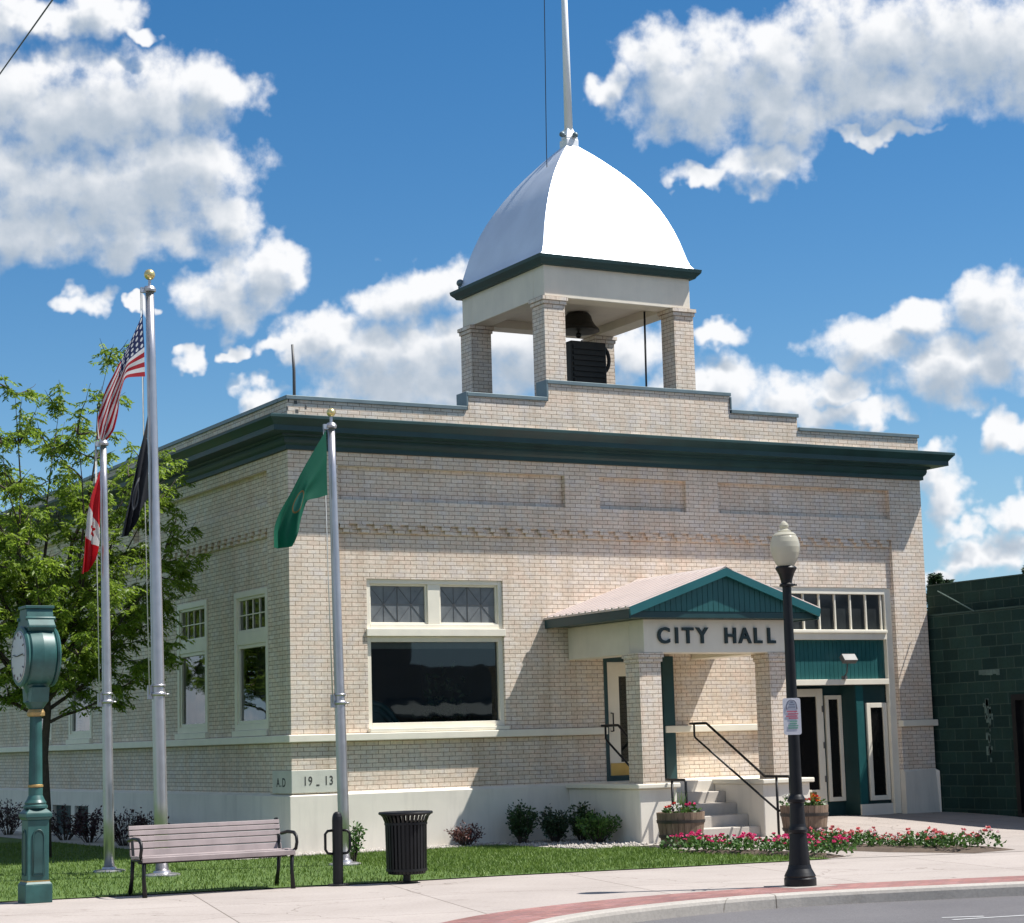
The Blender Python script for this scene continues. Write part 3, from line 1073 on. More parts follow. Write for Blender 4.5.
def sidelight(u0, u1, v0, v1, y, nm, lw=0.085):
    mm = MB()
    frame_rect(mm, FR, u0, u1, v0, v1, lw, y - 0.05, y)
    o = mm.build(nm, 'cream_trim', front, bevel=0.005)
    MB().add([(u0 + lw, y - 0.02, v0 + lw), (u1 - lw, y - 0.02, v0 + lw), (u1 - lw, y - 0.02, v1 - lw), (u0 + lw, y - 0.02, v1 - lw)], [(0, 1, 2, 3)]).build('pane', 'pane_black', front)
    return o


mt_, t_, b_ = new_mat('pane_black')
b_.inputs['Base Color'].default_value = (0.008, 0.008, 0.008, 1)
b_.inputs['Roughness'].default_value = 0.04
MATS['pane_black'] = mt_
sidelight(10.68, 11.05, 0.40, 2.30, 0.599, 'sidelight', 0.075)
sidelight(11.30, 11.76, 0.40, 2.14, 0.199, 'sidelight', 0.085)
dd = MB()
frame_rect(dd, FR, 9.70, 10.62, 0.16, 2.42, 0.14, 0.545, 0.599)
pbox(dd, FR, 9.84, 10.48, 0.30, 0.62, 0.545, 0.599)
dr_ = dd.build('shop_door', 'cream_trim', front, bevel=0.004)
MB().add([(9.84, 0.575, 0.62), (10.48, 0.575, 0.62), (10.48, 0.575, 2.28), (9.84, 0.575, 2.28)], [(0, 1, 2, 3)]).build('door_pane', 'pane_black', front)
MB().box(9.95, 10.38, 0.535, 0.544, 0.33, 0.58).build('kick_plate', 'brass', front)
for z in (0.75, 1.35, 2.0):
    MB().box(10.585, 10.615, 0.52, 0.544, z, z + 0.11).build('hinge', 'lead', front)

# ---------------- belfry
TX, TY, TH = 6.40, 1.80, 1.53
for ix in (-1, 1):
    for iy in (-1, 1):
        xa, xb = sorted((TX + ix * TH, TX + ix * (TH - 0.41)))
        ya, yb = sorted((TY + iy * TH, TY + iy * (TH - 0.41)))
        pm = MB().box(xa, xb, ya, yb, 6.701, 9.02)
        pm.box(xa - 0.022, xb + 0.022, ya - 0.022, yb + 0.022, 9.021, 9.085)
        pm.box(xa - 0.045, xb + 0.045, ya - 0.045, yb + 0.045, 9.086, 9.15)
        pm.build('belfry_pillar', 'brick_cream', hall)
bb = MB()
o, i_ = 1.50, 1.13
bb.box(TX - o, TX + o, TY - o, TY - i_, 9.152, 9.715)
bb.box(TX - o, TX + o, TY + i_, TY + o, 9.152, 9.715)
bb.box(TX - o, TX - i_, TY - i_ + 0.001, TY + i_ - 0.001, 9.152, 9.715)
bb.box(TX + i_, TX + o, TY - i_ + 0.001, TY + i_ - 0.001, 9.152, 9.715)
bb.box(TX - i_ + 0.001, TX + i_ - 0.001, TY - i_ + 0.001, TY + i_ - 0.001, 9.30, 9.36)
bb.build('belfry_beam', 'cream', hall, bevel=0.01)
ev = MB()
rings = []
for h, z in ((1.49, 9.700), (1.58, 9.702), (1.60, 9.735), (1.635, 9.77), (1.66, 9.80), (1.67, 9.855), (1.60, 9.88), (1.2, 9.89)):
    rings.append([(TX - h, TY - h, z), (TX + h, TY - h, z), (TX + h, TY + h, z), (TX - h, TY + h, z)])
for a, b in zip(rings, rings[1:]):
    ev.add(a + b, [(k, (k + 1) % 4, 4 + (k + 1) % 4, 4 + k) for k in range(4)])
ev.build('belfry_eave', 'cornice_green', hall)
dprof = [(1.575, 9.882), (1.525, 9.94), (1.487, 10.06), (1.447, 10.22), (1.395, 10.42), (1.33, 10.62), (1.25, 10.83), (1.155, 11.04), (1.04, 11.25), (0.915, 11.45), (0.775, 11.65), (0.62, 11.84), (0.46, 12.02), (0.32, 12.17), (0.185, 12.30), (0.105, 12.38)]
dm = MB()
NS = 10
rings = []
for h, z in dprof:
    ring = []
    for cx_, cy_, dx_, dy_ in ((-1, -1, 1, 0), (1, -1, 0, 1), (1, 1, -1, 0), (-1, 1, 0, -1)):
        for k in range(NS):
            s = 2 * k / NS
            # faces bulge very slightly outwards in plan
            bl_ = 1 + 0.025 * math.sin(math.pi * k / NS)
            x, y = cx_ + dx_ * s, cy_ + dy_ * s
            if dx_:
                y *= bl_
            else:
                x *= bl_
            ring.append((TX + h * x, TY + h * y, z))
    rings.append(ring)
for a, b in zip(rings, rings[1:]):
    N = 4 * NS
    dm.add(a + b, [(k, (k + 1) % N, N + (k + 1) % N, N + k) for k in range(N)])
dome = dm.build('dome', 'white_dome', hall)
me = dome.data
bm_ = bmesh.new()
bm_.from_mesh(me)
bmesh.ops.remove_doubles(bm_, verts=bm_.verts, dist=1e-5)
for f in bm_.faces:
    f.smooth = True
for e in bm_.edges:
    if len(e.link_faces) == 2 and e.calc_face_angle(0) > R(30):
        e.smooth = False
bm_.to_mesh(me)
bm_.free()
for s in ((-1, -1), (1, -1), (-1, 1), (1, 1)):                          # little knobs on the eave corners
    if s == (-1, 1):
        q = MB().sphere((TX - 1.52, TY + 1.52, 10.02), 0.07, 10, 8)
        q.tube([(TX - 1.52, TY + 1.52, 9.86), (TX - 1.52, TY + 1.52, 10.0)], 0.04, 8)
        q.build('corner_lamp', 'coping_metal', dome)
sp = MB()
sp.box(TX - 0.13, TX + 0.13, TY - 0.13, TY + 0.13, 12.34, 12.50)
sp.poly([(TX - 0.13, TY - 0.13, 12.501), (TX + 0.13, TY - 0.13, 12.501), (TX + 0.06, TY - 0.06, 12.72), (TX - 0.06, TY - 0.06, 12.72)], (0, 0.2, 0))
spire = sp.build('spire_base', 'white_paint', hall, bevel=0.02)
MB().tube([(TX, TY, 12.6), (TX, TY, 14.5), (TX, TY, 17.2)], [0.078, 0.062, 0.04], 12).build('spire_pole', 'white_paint', spire)
sb = MB()
for dx, dy in ((-0.2, -0.1), (0.04, -0.16)):
    sb.sphere((TX + dx, TY + dy, 12.56), 0.055, 10, 8)
    sb.tube([(TX + dx, TY + dy, 12.56), (TX, TY, 12.56)], 0.025, 6)
sb.build('insulator', 'coping_metal', spire)
MB().tube([(TX - 0.62, TY - 0.2, 9.9), (TX - 0.60, TY - 0.2, 12.3), (TX - 0.52, TY - 0.15, 15.0), (TX - 0.45, TY - 0.1, 17.2)], 0.008, 5).build('halyard', 'black_metal', spire)
MB().tube([(7.17, 0.72, 6.75), (7.20, 0.72, 9.15)], 0.018, 6).build('lightning_rod', 'black_metal', hall)
MB().tube([(0.98, 2.0, 6.70), (0.98, 2.0, 7.9), (0.955, 2.0, 8.34)], [0.03, 0.028, 0.022], 8).build('antenna', 'lead', hall)

# ---------------- what hangs and stands in the belfry
bell = thing('bell', 'dark bronze bell hanging under the belfry ceiling', 'bell', (6.50, 1.85, 8.97))
MB().lathe([(0.385, 8.945), (0.375, 8.98), (0.31, 9.05), (0.265, 9.13), (0.24, 9.22), (0.20, 9.275), (0.10, 9.295), (0.0, 9.299)], (6.50, 1.85, 0), 24).build('bell_body', 'bronze_dark', bell)
MB().tube([(6.50, 1.85, 8.90), (6.50, 1.85, 9.1)], 0.02, 6).sphere((6.50, 1.85, 8.88), 0.055, 10, 8).build('clapper', 'bronze_dark', bell)
sir = thing('siren_cabinet', 'dark siren cabinet standing under the bell in the belfry', 'siren', (6.45, 1.85, 6.70))
MB().box(6.12, 6.86, 1.5, 2.2, 6.702, 8.70).build('cabinet', 'bronze_dark', sir, bevel=0.02)
lv = MB()
for k in range(9):
    lv.box(6.16, 6.82, 1.47, 1.499, 7.75 + 0.1 * k, 7.81 + 0.1 * k)
lv.build('louvre', 'bronze_dark', sir)
hn = MB()
pts = [(6.95, 1.72, 8.15 + 0.27 * math.sin(a) + 0.2) for a in (0,)]
arc = [Vector((6.80 + 0.16 * math.cos(a), 1.58, 8.40 + 0.24 * math.sin(a))) for a in np.linspace(-1.5, 1.2, 14)]
hn.tube(arc, [0.035] * 14, 8)
hn.build('horn', 'bronze_dark', sir)

flood = thing('floodlight', 'small floodlight on the ledge above the recessed shop door', 'floodlight', (10.75, 0.0, 2.575))
MB().obox((10.76, -0.08, 2.93), (1, 0, 0), (0, 0.8, -0.6), (0, 0.6, 0.8), 0.15, 0.05, 0.075).build('lamp_head', 'lead', flood, bevel=0.008)
MB().tube([(10.76, 0.06, 2.62), (10.76, -0.02, 2.70), (10.76, -0.05, 2.90)], 0.014, 6).box(10.72, 10.80, 0.03, 0.10, 2.571, 2.63).build('bracket', 'lead', flood)
# ================================================================ ground
def concrete_mat(name, c1, c2, ang, jw, jh, joint=(0.10, 0.095, 0.09), ms=0.008):
    mt, t, b = new_mat(name)
    p = objco(t, rot=(0, 0, ang))
    n1 = noise(t, p, 0.7, 6.0, 0.6)
    n2 = noise(t, p, 30.0, 4.0, 0.7)
    c = ramp(t, n1, [(0.3, c1), (0.7, c2)])
    c = mixrgb(t, 1.0, c, ramp(t, n2, [(0.3, (0.86, 0.86, 0.86)), (0.65, (1.05, 1.05, 1.05))]), 'MULTIPLY')
    st = ramp(t, noise(t, p, 1.9, 6.0, 0.7), [(0.58, (1, 1, 1)), (0.74, (0.72, 0.70, 0.68))])
    c = mixrgb(t, 1.0, c, st, 'MULTIPLY')
    br = NN(t, 'ShaderNodeTexBrick')
    br.offset = 0.0
    br.inputs['Scale'].default_value = 1.0
    br.inputs['Brick Width'].default_value = jw
    br.inputs['Row Height'].default_value = jh
    br.inputs['Mortar Size'].default_value = ms
    br.inputs['Color1'].default_value = (1, 1, 1, 1)
    br.inputs['Color2'].default_value = (0.94, 0.94, 0.94, 1)
    br.inputs['Mortar'].default_value = (0.42, 0.40, 0.38, 1)
    t.links.new(p, br.inputs['Vector'])
    c = mixrgb(t, 1.0, c, br.outputs['Color'], 'MULTIPLY')
    vo = NN(t, 'ShaderNodeTexVoronoi')
    vo.inputs['Scale'].default_value = 1.7
    t.links.new(p, vo.inputs['Vector'])
    c = mixrgb(t, 1.0, c, ramp(t, vo.outputs['Distance'], [(0.035, (0.62, 0.60, 0.58)), (0.06, (1, 1, 1))]), 'MULTIPLY')
    wp = NN(t, 'ShaderNodeTexNoise')
    wp.inputs['Scale'].default_value = 1.6
    wp.inputs['Detail'].default_value = 4.0
    t.links.new(p, wp.inputs['Vector'])
    wa = NN(t, 'ShaderNodeVectorMath', operation='MULTIPLY_ADD')
    wa.inputs[1].default_value = (0.7, 0.7, 0.7)
    t.links.new(wp.outputs['Color'], wa.inputs[0])
    t.links.new(p, wa.inputs[2])
    ve = NN(t, 'ShaderNodeTexVoronoi', feature='DISTANCE_TO_EDGE')
    ve.inputs['Scale'].default_value = 0.28
    t.links.new(wa.outputs[0], ve.inputs['Vector'])
    c = mixrgb(t, 1.0, c, ramp(t, ve.outputs['Distance'], [(0.0015, (0.55, 0.53, 0.51)), (0.0035, (1, 1, 1))]), 'MULTIPLY')
    t.links.new(c, b.inputs['Base Color'])
    b.inputs['Roughness'].default_value = 0.9
    b.inputs['Specular IOR Level'].default_value = 0.25
    bump(t, b, mathn(t, 'ADD', n2, mathn(t, 'MULTIPLY', br.outputs['Fac'], -1.5)), 0.35, 0.006)
    MATS[name] = mt


concrete_mat('sidewalk', (0.345, 0.302, 0.275), (0.405, 0.358, 0.328), 0.25, 2.3, 2.35)
concrete_mat('curb', (0.33, 0.305, 0.275), (0.42, 0.39, 0.355), 0.25, 3.1, 50.0)
concrete_mat('walkway', (0.325, 0.285, 0.26), (0.385, 0.34, 0.31), 0.0, 1.9, 1.9)
mt, t, b = new_mat('asphalt')
p = objco(t)
c = ramp(t, noise(t, p, 0.5, 5.0, 0.6), [(0.3, (0.098, 0.093, 0.098)), (0.7, (0.128, 0.122, 0.126))])
c = mixrgb(t, 1.0, c, ramp(t, noise(t, p, 70.0, 3.0, 0.7), [(0.3, (0.7, 0.7, 0.7)), (0.7, (1.25, 1.25, 1.25))]), 'MULTIPLY')
t.links.new(c, b.inputs['Base Color'])
b.inputs['Roughness'].default_value = 0.88
bump(t, b, noise(t, p, 90.0, 3.0, 0.7), 0.5, 0.006)
MATS['asphalt'] = mt
brick('paver_red', (0.35, 0.18, 0.17), (0.25, 0.125, 0.12), (0.20, 0.15, 0.14), bw=0.2, bh=0.1, ms=0.008, patch=(0.62, 0.62, 0.66), pf=0.9)
# pavers lie flat: swap the course coordinate for the second horizontal axis
for n in MATS['paver_red'].node_tree.nodes:
    if n.type == 'COMBXYZ':
        tt = MATS['paver_red'].node_tree
        s = [q for q in tt.nodes if q.type == 'SEPXYZ'][0]
        tt.links.new(s.outputs[0], n.inputs[0])
        tt.links.new(s.outputs[1], n.inputs[1])
mt, t, b = new_mat('lawn')
p = objco(t)
c = ramp(t, noise(t, p, 1.1, 6.0, 0.65), [(0.3, (0.055, 0.105, 0.016)), (0.7, (0.090, 0.150, 0.028))])
t.links.new(c, b.inputs['Base Color'])
b.inputs['Roughness'].default_value = 0.95
bump(t, b, noise(t, p, 40.0, 3.0), 0.8, 0.03)
MATS['lawn'] = mt
leafmat('grass_blade', (0.075, 0.140, 0.014), (0.165, 0.245, 0.036), 0.25, 1.3, 0.6)
paint('soil', (0.085, 0.06, 0.042), 0.95, 0.25, 9.0, bmp=0.6)
paint('gravel', (0.38, 0.35, 0.31), 0.9, 0.25, 24.0, bmp=0.6)
paint('line_paint', (0.45, 0.45, 0.45), 0.7, 0.12, 9.0)
paint('far_ground', (0.09, 0.11, 0.05), 0.95, 0.2, 0.05)


def resample(pl, n):
    pl = np.array(pl, float)
    d = np.r_[0, np.cumsum(np.linalg.norm(np.diff(pl, axis=0), axis=1))]
    s = np.linspace(0, d[-1], n)
    out = np.stack([np.interp(s, d, pl[:, k]) for k in range(2)], 1)
    for _ in range(2):
        out[1:-1] = 0.25 * out[:-2] + 0.5 * out[1:-1] + 0.25 * out[2:]
    return out


CURB = resample([(-40, -16.6), (-14, -16.6), (-8, -16.3), (-5.5, -15.2), (-3.9, -13.8), (-2.83, -12.83), (-2.07, -12.46), (-1.0, -12.17), (0.0, -12.08), (0.9, -12.22), (2.8, -12.79), (12, -15.6), (40, -24)], 260)
dirs = np.gradient(CURB, axis=0)
dirs /= np.linalg.norm(dirs, axis=1, keepdims=True)
nor = np.stack([-dirs[:, 1], dirs[:, 0]], 1)          # towards the hall
BACK = [(-40, -5.9), (-12, -5.9), (-6.12, -6.12), (-5.58, -6.23), (-2.34, -6.8), (-1.83, -6.88), (-0.25, -6.98), (1.81, -7.38), (3.63, -7.65), (4.4, -7.72), (6.4, -8.45), (9.0, -9.1), (12.0, -9.9), (40, -17)]
BK = np.array(BACK)
yback = lambda x: float(np.interp(x, BK[:, 0], BK[:, 1]))


def strip(a, b, za, zb, name, mat):
    mb = MB()
    n = len(a)
    mb.add([(*p, za) for p in a] + [(*p, zb) for p in b], [(i, i + 1, n + i + 1, n + i) for i in range(n - 1)])
    return struct(mb.build(name, mat))


MB_ = MB().add([(-400, -400, -0.5), (400, -400, -0.5), (400, 400, -0.5), (-400, 400, -0.5)], [(0, 1, 2, 3)])
struct(MB_.build('ground', 'far_ground'))
struct(MB().add([(-90, -60, -0.12), (90, -60, -0.12), (90, -9, -0.12), (-90, -9, -0.12)], [(0, 1, 2, 3)]).build('road', 'asphalt'))
# painted parking ticks
ln = MB()
for (a, b, w) in (((0.50, -14.16), (0.86, -14.33), 0.06), ((0.42, -14.40), (1.7, -14.62), 0.055)):
    a, b = Vector((*a, 0)), Vector((*b, 0))
    d = (b - a).normalized()
    s = Vector((-d.y, d.x, 0)) * w / 2
    ln.add([(a + s).to_tuple()[:2] + (-0.116,), (b + s).to_tuple()[:2] + (-0.116,), (b - s).to_tuple()[:2] + (-0.116,), (a - s).to_tuple()[:2] + (-0.116,)], [(0, 1, 2, 3)])
struct(ln.build('road_marking', 'line_paint'))
c_in = CURB + nor * 0.16
b_in = CURB + nor * 1.02
# curb as a solid stone with a rounded arris
cb_ = MB()
n = len(CURB)
sec = [(-0.02, -0.2), (-0.012, -0.03), (0.0, 0.0), (0.025, 0.012), (0.16, 0.014), (0.16, -0.2)]
for i in range(n):
    for o_, z in sec:
        q = CURB[i] + nor[i] * o_
        cb_.v.append((q[0], q[1], z))
k = len(sec)
for i in range(n - 1):
    for j in range(k - 1):
        cb_.f.append([i * k + j, (i + 1) * k + j, (i + 1) * k + j + 1, i * k + j + 1])
        cb_.s.append(False)
struct(cb_.build('curb', 'curb'))
strip(c_in, b_in, 0.006, 0.006, 'brick_sidewalk', 'paver_red')
sw = MB()
bx = np.stack([b_in[:, 0], [yback(x) for x in b_in[:, 0]]], 1)
sw.add([(p[0], p[1], 0.0) for p in CURB + nor * 0.1] + [(p[0], p[1] + 0.05, 0.0) for p in bx], [(i, i + 1, n + i + 1, n + i) for i in range(n - 1)])
struct(sw.build('sidewalk', 'sidewalk'))


def ramp_z(x, y):
    sx = min(1, max(0, (x - 7.6) / 2.2))
    sy = min(1, max(0, (y + 4.6) / 4.6))
    return 0.004 + 0.14 * sx * sx * (3 - 2 * sx) * sy * sy * (3 - 2 * sy)


wk = MB()
xs = np.linspace(4.25, 13.2, 40)
NY = 30
for i, x in enumerate(xs):
    y0 = yback(x)
    for j in range(NY + 1):
        y = y0 + (0.8 - y0) * j / NY
        wk.v.append((x, y, ramp_z(x, y) if y < 0 else ramp_z(x, 0)))
for i in range(len(xs) - 1):
    for j in range(NY):
        a = i * (NY + 1) + j
        wk.f.append([a, a + NY + 1, a + NY + 2, a + 1])
        wk.s.append(True)
struct(wk.build('entrance_path', 'walkway'))

# lawn with real blades
lw = MB()
xs = np.linspace(-40, 4.25, 120)
lw.add([(x, yback(x) - 0.02, 0.012) for x in xs] + [(x, -0.02 if x > -0.06 else 40, 0.012) for x in xs], [(i, i + 1, 120 + i + 1, 120 + i) for i in range(119)])
struct(lw.build('lawn', 'lawn'))
NB = 90000
gx = rng.uniform(-9.5, 4.2, NB)
yb = np.interp(gx, BK[:, 0], BK[:, 1]) - 0.03
gy = yb + rng.uniform(0, 1, NB) ** 0.9 * (np.where(gx < -0.5, 9.0, -0.5) - yb)
ok = ~((gx > -1.15) & (gy > -0.60)) & ~((gx > 3.2) & (gy > -2.9)) & ~((gx > 3.66 + 0.27 * (-4.7 - gy)) & (gy > -7.6) & (gy < -4.65))
gx, gy = gx[ok], gy[ok]
edge = np.exp(-((gy - np.interp(gx, BK[:, 0], BK[:, 1])) / 0.25) ** 2)
h = rng.uniform(0.025, 0.055, len(gx)) + edge * rng.uniform(0, 0.03, len(gx))
an = rng.uniform(0, 2 * np.pi, len(gx))
w = rng.uniform(0.004, 0.008, len(gx))
lean = rng.normal(0, 0.018, (len(gx), 2))
base = np.stack([gx, gy, np.full(len(gx), 0.010)], 1)
sd = np.stack([np.cos(an) * w, np.sin(an) * w, np.zeros(len(gx))], 1)
tipv = base + np.stack([lean[:, 0], lean[:, 1], h], 1)
v = np.stack([base - sd, base + sd, tipv], 1).reshape(-1, 3)
struct(np_mesh('grass', v, np.arange(len(v)).reshape(-1, 3), 'grass_blade'), 'stuff')

# gravel strip along the foundation, and pebbles
gv = MB()
gv.add([(-0.9, -0.62, 0.018), (3.3, -0.62, 0.018), (3.5, -2.9, 0.018), (4.85, -2.9, 0.018), (4.85, -0.05, 0.018), (-0.05, -0.05, 0.018), (-0.05, 30, 0.018), (-1.15, 30, 0.018), (-1.15, -0.62, 0.018)], [(0, 1, 2, 3, 4, 5), (0, 5, 6, 7, 8)])
struct(gv.build('gravel_ground', 'gravel'))
ico_v = np.array([(0, 0, 1), (1, 0, 0), (0, 1, 0), (-1, 0, 0), (0, -1, 0), (0, 0, -1)], float)
ico_f = np.array([(0, 1, 2), (0, 2, 3), (0, 3, 4), (0, 4, 1), (5, 2, 1), (5, 3, 2), (5, 4, 3), (5, 1, 4)])
NPB = 2600
px_ = rng.uniform(-0.8, 4.8, NPB)
py_ = np.where(px_ > 3.4, rng.uniform(-2.85, -0.1, NPB), rng.uniform(-0.62, -0.08, NPB))
r_ = rng.uniform(0.012, 0.034, NPB)
V = (ico_v[None] * (r_[:, None, None] * rng.uniform(0.7, 1.3, (NPB, 1, 3)))) + np.stack([px_, py_, np.full(NPB, 0.022)], 1)[:, None]
F = ico_f[None] + 6 * np.arange(NPB)[:, None, None]
leafmat('pebble', (0.20, 0.17, 0.15), (0.50, 0.47, 0.43), 0.0, 20.0, 0.8)
struct(np_mesh('gravel', V.reshape(-1, 3), F.reshape(-1, 3), 'pebble'), 'stuff')
# flower beds: low mounds of soil
def mound(name, outline, z):
    c = np.mean(outline, axis=0)
    n = len(outline)
    mb = MB()
    inner = [c + (np.array(p) - c) * 0.75 for p in outline]
    mb.add([(*p, 0.006) for p in outline] + [(*p, z) for p in inner] + [(*c, z + 0.02)],
           [(i, (i + 1) % n, n + (i + 1) % n, n + i) for i in range(n)] + [(n + i, n + (i + 1) % n, 2 * n) for i in range(n)], True)
    return struct(mb.build(name, 'soil'))


mound('soil_ground', [(3.66, -4.7), (4.28, -4.6), (4.55, -6.2), (4.66, -7.5), (4.3, -7.6), (3.98, -6.2)], 0.05)
mound('soil_ground', [(5.35, -5.3), (6.2, -5.3), (6.75, -6.8), (6.95, -8.2), (6.1, -8.35), (5.6, -7.2)], 0.05)
# ================================================================ green block building on the right
gb_ = thing('green_block_building', 'dark green painted concrete block building beside the city hall', 'building', (12.9, -4, 0))
GP = lambda u, v, d: (12.78 + d, u, v)
g1 = MB()
g1.grid_face(GP, -8.2, 0.3, -0.4, 3.70, [(-3.7, -2.02, 0.05, 2.2, 0.12, False)], d=0)
g1.add([(12.78, -8.2, -0.4), (26, -8.2, -0.4), (26, -8.2, 3.7), (12.78, -8.2, 3.7)], [(0, 1, 2, 3)])
g1.add([(12.78, 0.3, -0.4), (26, 0.3, -0.4), (26, 0.3, 3.7), (12.78, 0.3, 3.7)], [(0, 1, 2, 3)])
g1.add([(12.78, -8.2, 3.70), (26, -8.2, 3.70), (26, 0.3, 3.70), (12.78, 0.3, 3.70)], [(0, 1, 2, 3)])
g1.box(12.99, 13.2, -8.0, 0.3, 3.701, 4.28)
g1.box(13.201, 25.8, -8.0, -7.8, 3.701, 4.28)
g1.build('wall', 'block_green', gb_)
paint('green_cap', (0.022, 0.06, 0.05), 0.6, 0.25, 4.0)
paint('pale_scuff', (0.10, 0.15, 0.13), 0.9, 0.3, 8.0)
cpg = MB()
cpg.box(12.77, 12.985, -8.22, 0.31, 3.705, 3.735)
cpg.box(12.98, 13.21, -8.02, 0.31, 4.282, 4.305)
cpg.build('coping', 'green_cap', gb_)
dfm = MB()
frame_rect(dfm, GP, -3.7, -2.02, 0.05, 2.2, 0.10, -0.03, 0.12)
gd = dfm.build('door_frame', 'black_metal', gb_)
MB().box(12.86, 12.90, -3.6, -2.12, 0.05, 2.1).build('door', 'black_metal', gb_)
scf = MB()
for k in range(26):
    y = -1.42 + random.gauss(0, 0.035)
    z = random.uniform(1.0, 2.05)
    scf.box(12.772, 12.779, y, y + random.uniform(0.03, 0.08), z, z + random.uniform(0.05, 0.16))
scf.build('worn_patch', 'pale_scuff', gb_)
scf = MB()
for k in range(6):
    y = -1.75 + 0.09 * k
    scf.box(12.772, 12.779, y, y + 0.085, 2.55 + random.uniform(0, 0.03), 2.66)
scf.build('worn_patch', 'pale_scuff', gb_)
MB().tube([(12.765, -0.25, 4.15), (12.765, -1.2, 3.72)], 0.012, 6).build('conduit', 'pale_scuff', gb_)

# ================================================================ flagpoles and flags
paint('alu', (0.50, 0.485, 0.50), 0.33, 0.08, 5.0, metallic=0.8)
paint('gold_ball', (0.72, 0.58, 0.26), 0.3, 0.08, 8.0, metallic=0.8)
paint('rope', (0.55, 0.55, 0.52), 0.9, 0.1, 9.0)


def flagpole(base, top, r0, r1, label, ball, cleat_z):
    b, tp = Vector(base), Vector(top)
    o = thing('flagpole', label, 'flagpole', base, None)
    sh = MB()
    n = 8
    pts = [b.lerp(tp, k / n) for k in range(n + 1)]
    sh.tube(pts, [r0 + (r1 - r0) * max(0, (k / n - 0.25) / 0.75) for k in range(n + 1)], 18)
    sh.build('pole', 'alu', o)
    MB().lathe([(r0 + 0.15, -0.01), (r0 + 0.15, 0.018), (r0 + 0.13, 0.03), (r0 + 0.03, 0.045), (r0 + 0.02, 0.07), (r0 + 0.004, 0.075)], base, 24).build('base_collar', 'alu', o)
    tk = MB()
    tk.lathe([(r1 + 0.025, 0), (r1 + 0.03, 0.03), (r1 + 0.01, 0.07), (0.02, 0.08), (0.02, 0.16)], top, 16)
    tk.box(top[0] - r1 - 0.07, top[0] - r1 + 0.01, top[1] - 0.02, top[1] + 0.02, top[2] - 0.02, top[2] + 0.05)
    tk.build('truck', 'alu', o)
    if ball:
        MB().sphere((top[0], top[1], top[2] + 0.16 + ball), ball, 18, 12).build('finial_ball', 'gold_ball', o)
    cz = b.lerp(tp, cleat_z / (top[2] - base[2]))
    cl = MB()
    cl.tube([(cz.x, cz.y, cz.z - 0.02), (cz.x, cz.y, cz.z + 0.03)], r0 + 0.012, 16)
    cl.tube([(cz.x, cz.y, cz.z + 0.10), (cz.x, cz.y, cz.z + 0.13)], r0 + 0.008, 16)
    cl.box(cz.x - r0 - 0.06, cz.x - r0 + 0.01, cz.y - 0.015, cz.y + 0.015, cz.z - 0.06, cz.z + 0.12)
    cl.tube([(cz.x + r0 - 0.01, cz.y - 0.03, cz.z), (cz.x + r0 + 0.05, cz.y - 0.04, cz.z)], 0.012, 6)
    cl.build('cleat', 'alu', o)
    hl = MB()
    for k in range(2):
        x1, x0_ = top[0] - r1 - 0.05 - 0.02 * k, cz.x - r0 - 0.035
        hl.tube([(x0_, base[1] - 0.02 * k, cz.z), ((x0_ + x1) / 2 - 0.01, base[1] - 0.02 * k, (cz.z + top[2]) / 2), (x1, base[1], top[2])], 0.006, 5)
    hl.build('halyard', 'rope', o)
    return o


flagpole((-3.24, -3.30, 0.012), (-3.383, -3.30, 7.77), 0.088, 0.058, 'tall silver flagpole in the lawn flying two flags, the highest of the three', 0.075, 2.35)
flagpole((-3.45, -1.77, 0.012), (-3.535, -1.77, 5.88), 0.072, 0.046, 'silver flagpole without a ball carrying the red and white banded flag', 0.0, 2.30)
flagpole((-0.61, -3.25, 0.012), (-0.714, -3.25, 6.05), 0.076, 0.050, 'silver flagpole with gold ball carrying the green flag before the building corner', 0.062, 2.20)


def uvmat(name, fn, trans=0.35):
    mt, t, b = new_mat(name)
    uv = NN(t, 'ShaderNodeUVMap')
    s = NN(t, 'ShaderNodeSeparateXYZ')
    t.links.new(uv.outputs[0], s.inputs[0])
    c = fn(t, s.outputs[0], s.outputs[1])
    wv = ramp(t, noise(t, objco(t), 90.0, 2.0), [(0.3, (0.92, 0.92, 0.92)), (0.7, (1.04, 1.04, 1.04))])
    c = mixrgb(t, 1.0, c, wv, 'MULTIPLY')
    t.links.new(c, b.inputs['Base Color'])
    b.inputs['Roughness'].default_value = 0.6
    tl = NN(t, 'ShaderNodeBsdfTranslucent')
    t.links.new(c, tl.inputs[0])
    mx = NN(t, 'ShaderNodeMixShader')
    mx.inputs[0].default_value = trans
    t.links.new(b.outputs[0], mx.inputs[1])
    t.links.new(tl.outputs[0], mx.inputs[2])
    t.links.new(mx.outputs[0], t.nodes['Material Output'].inputs['Surface'])
    MATS[name] = mt


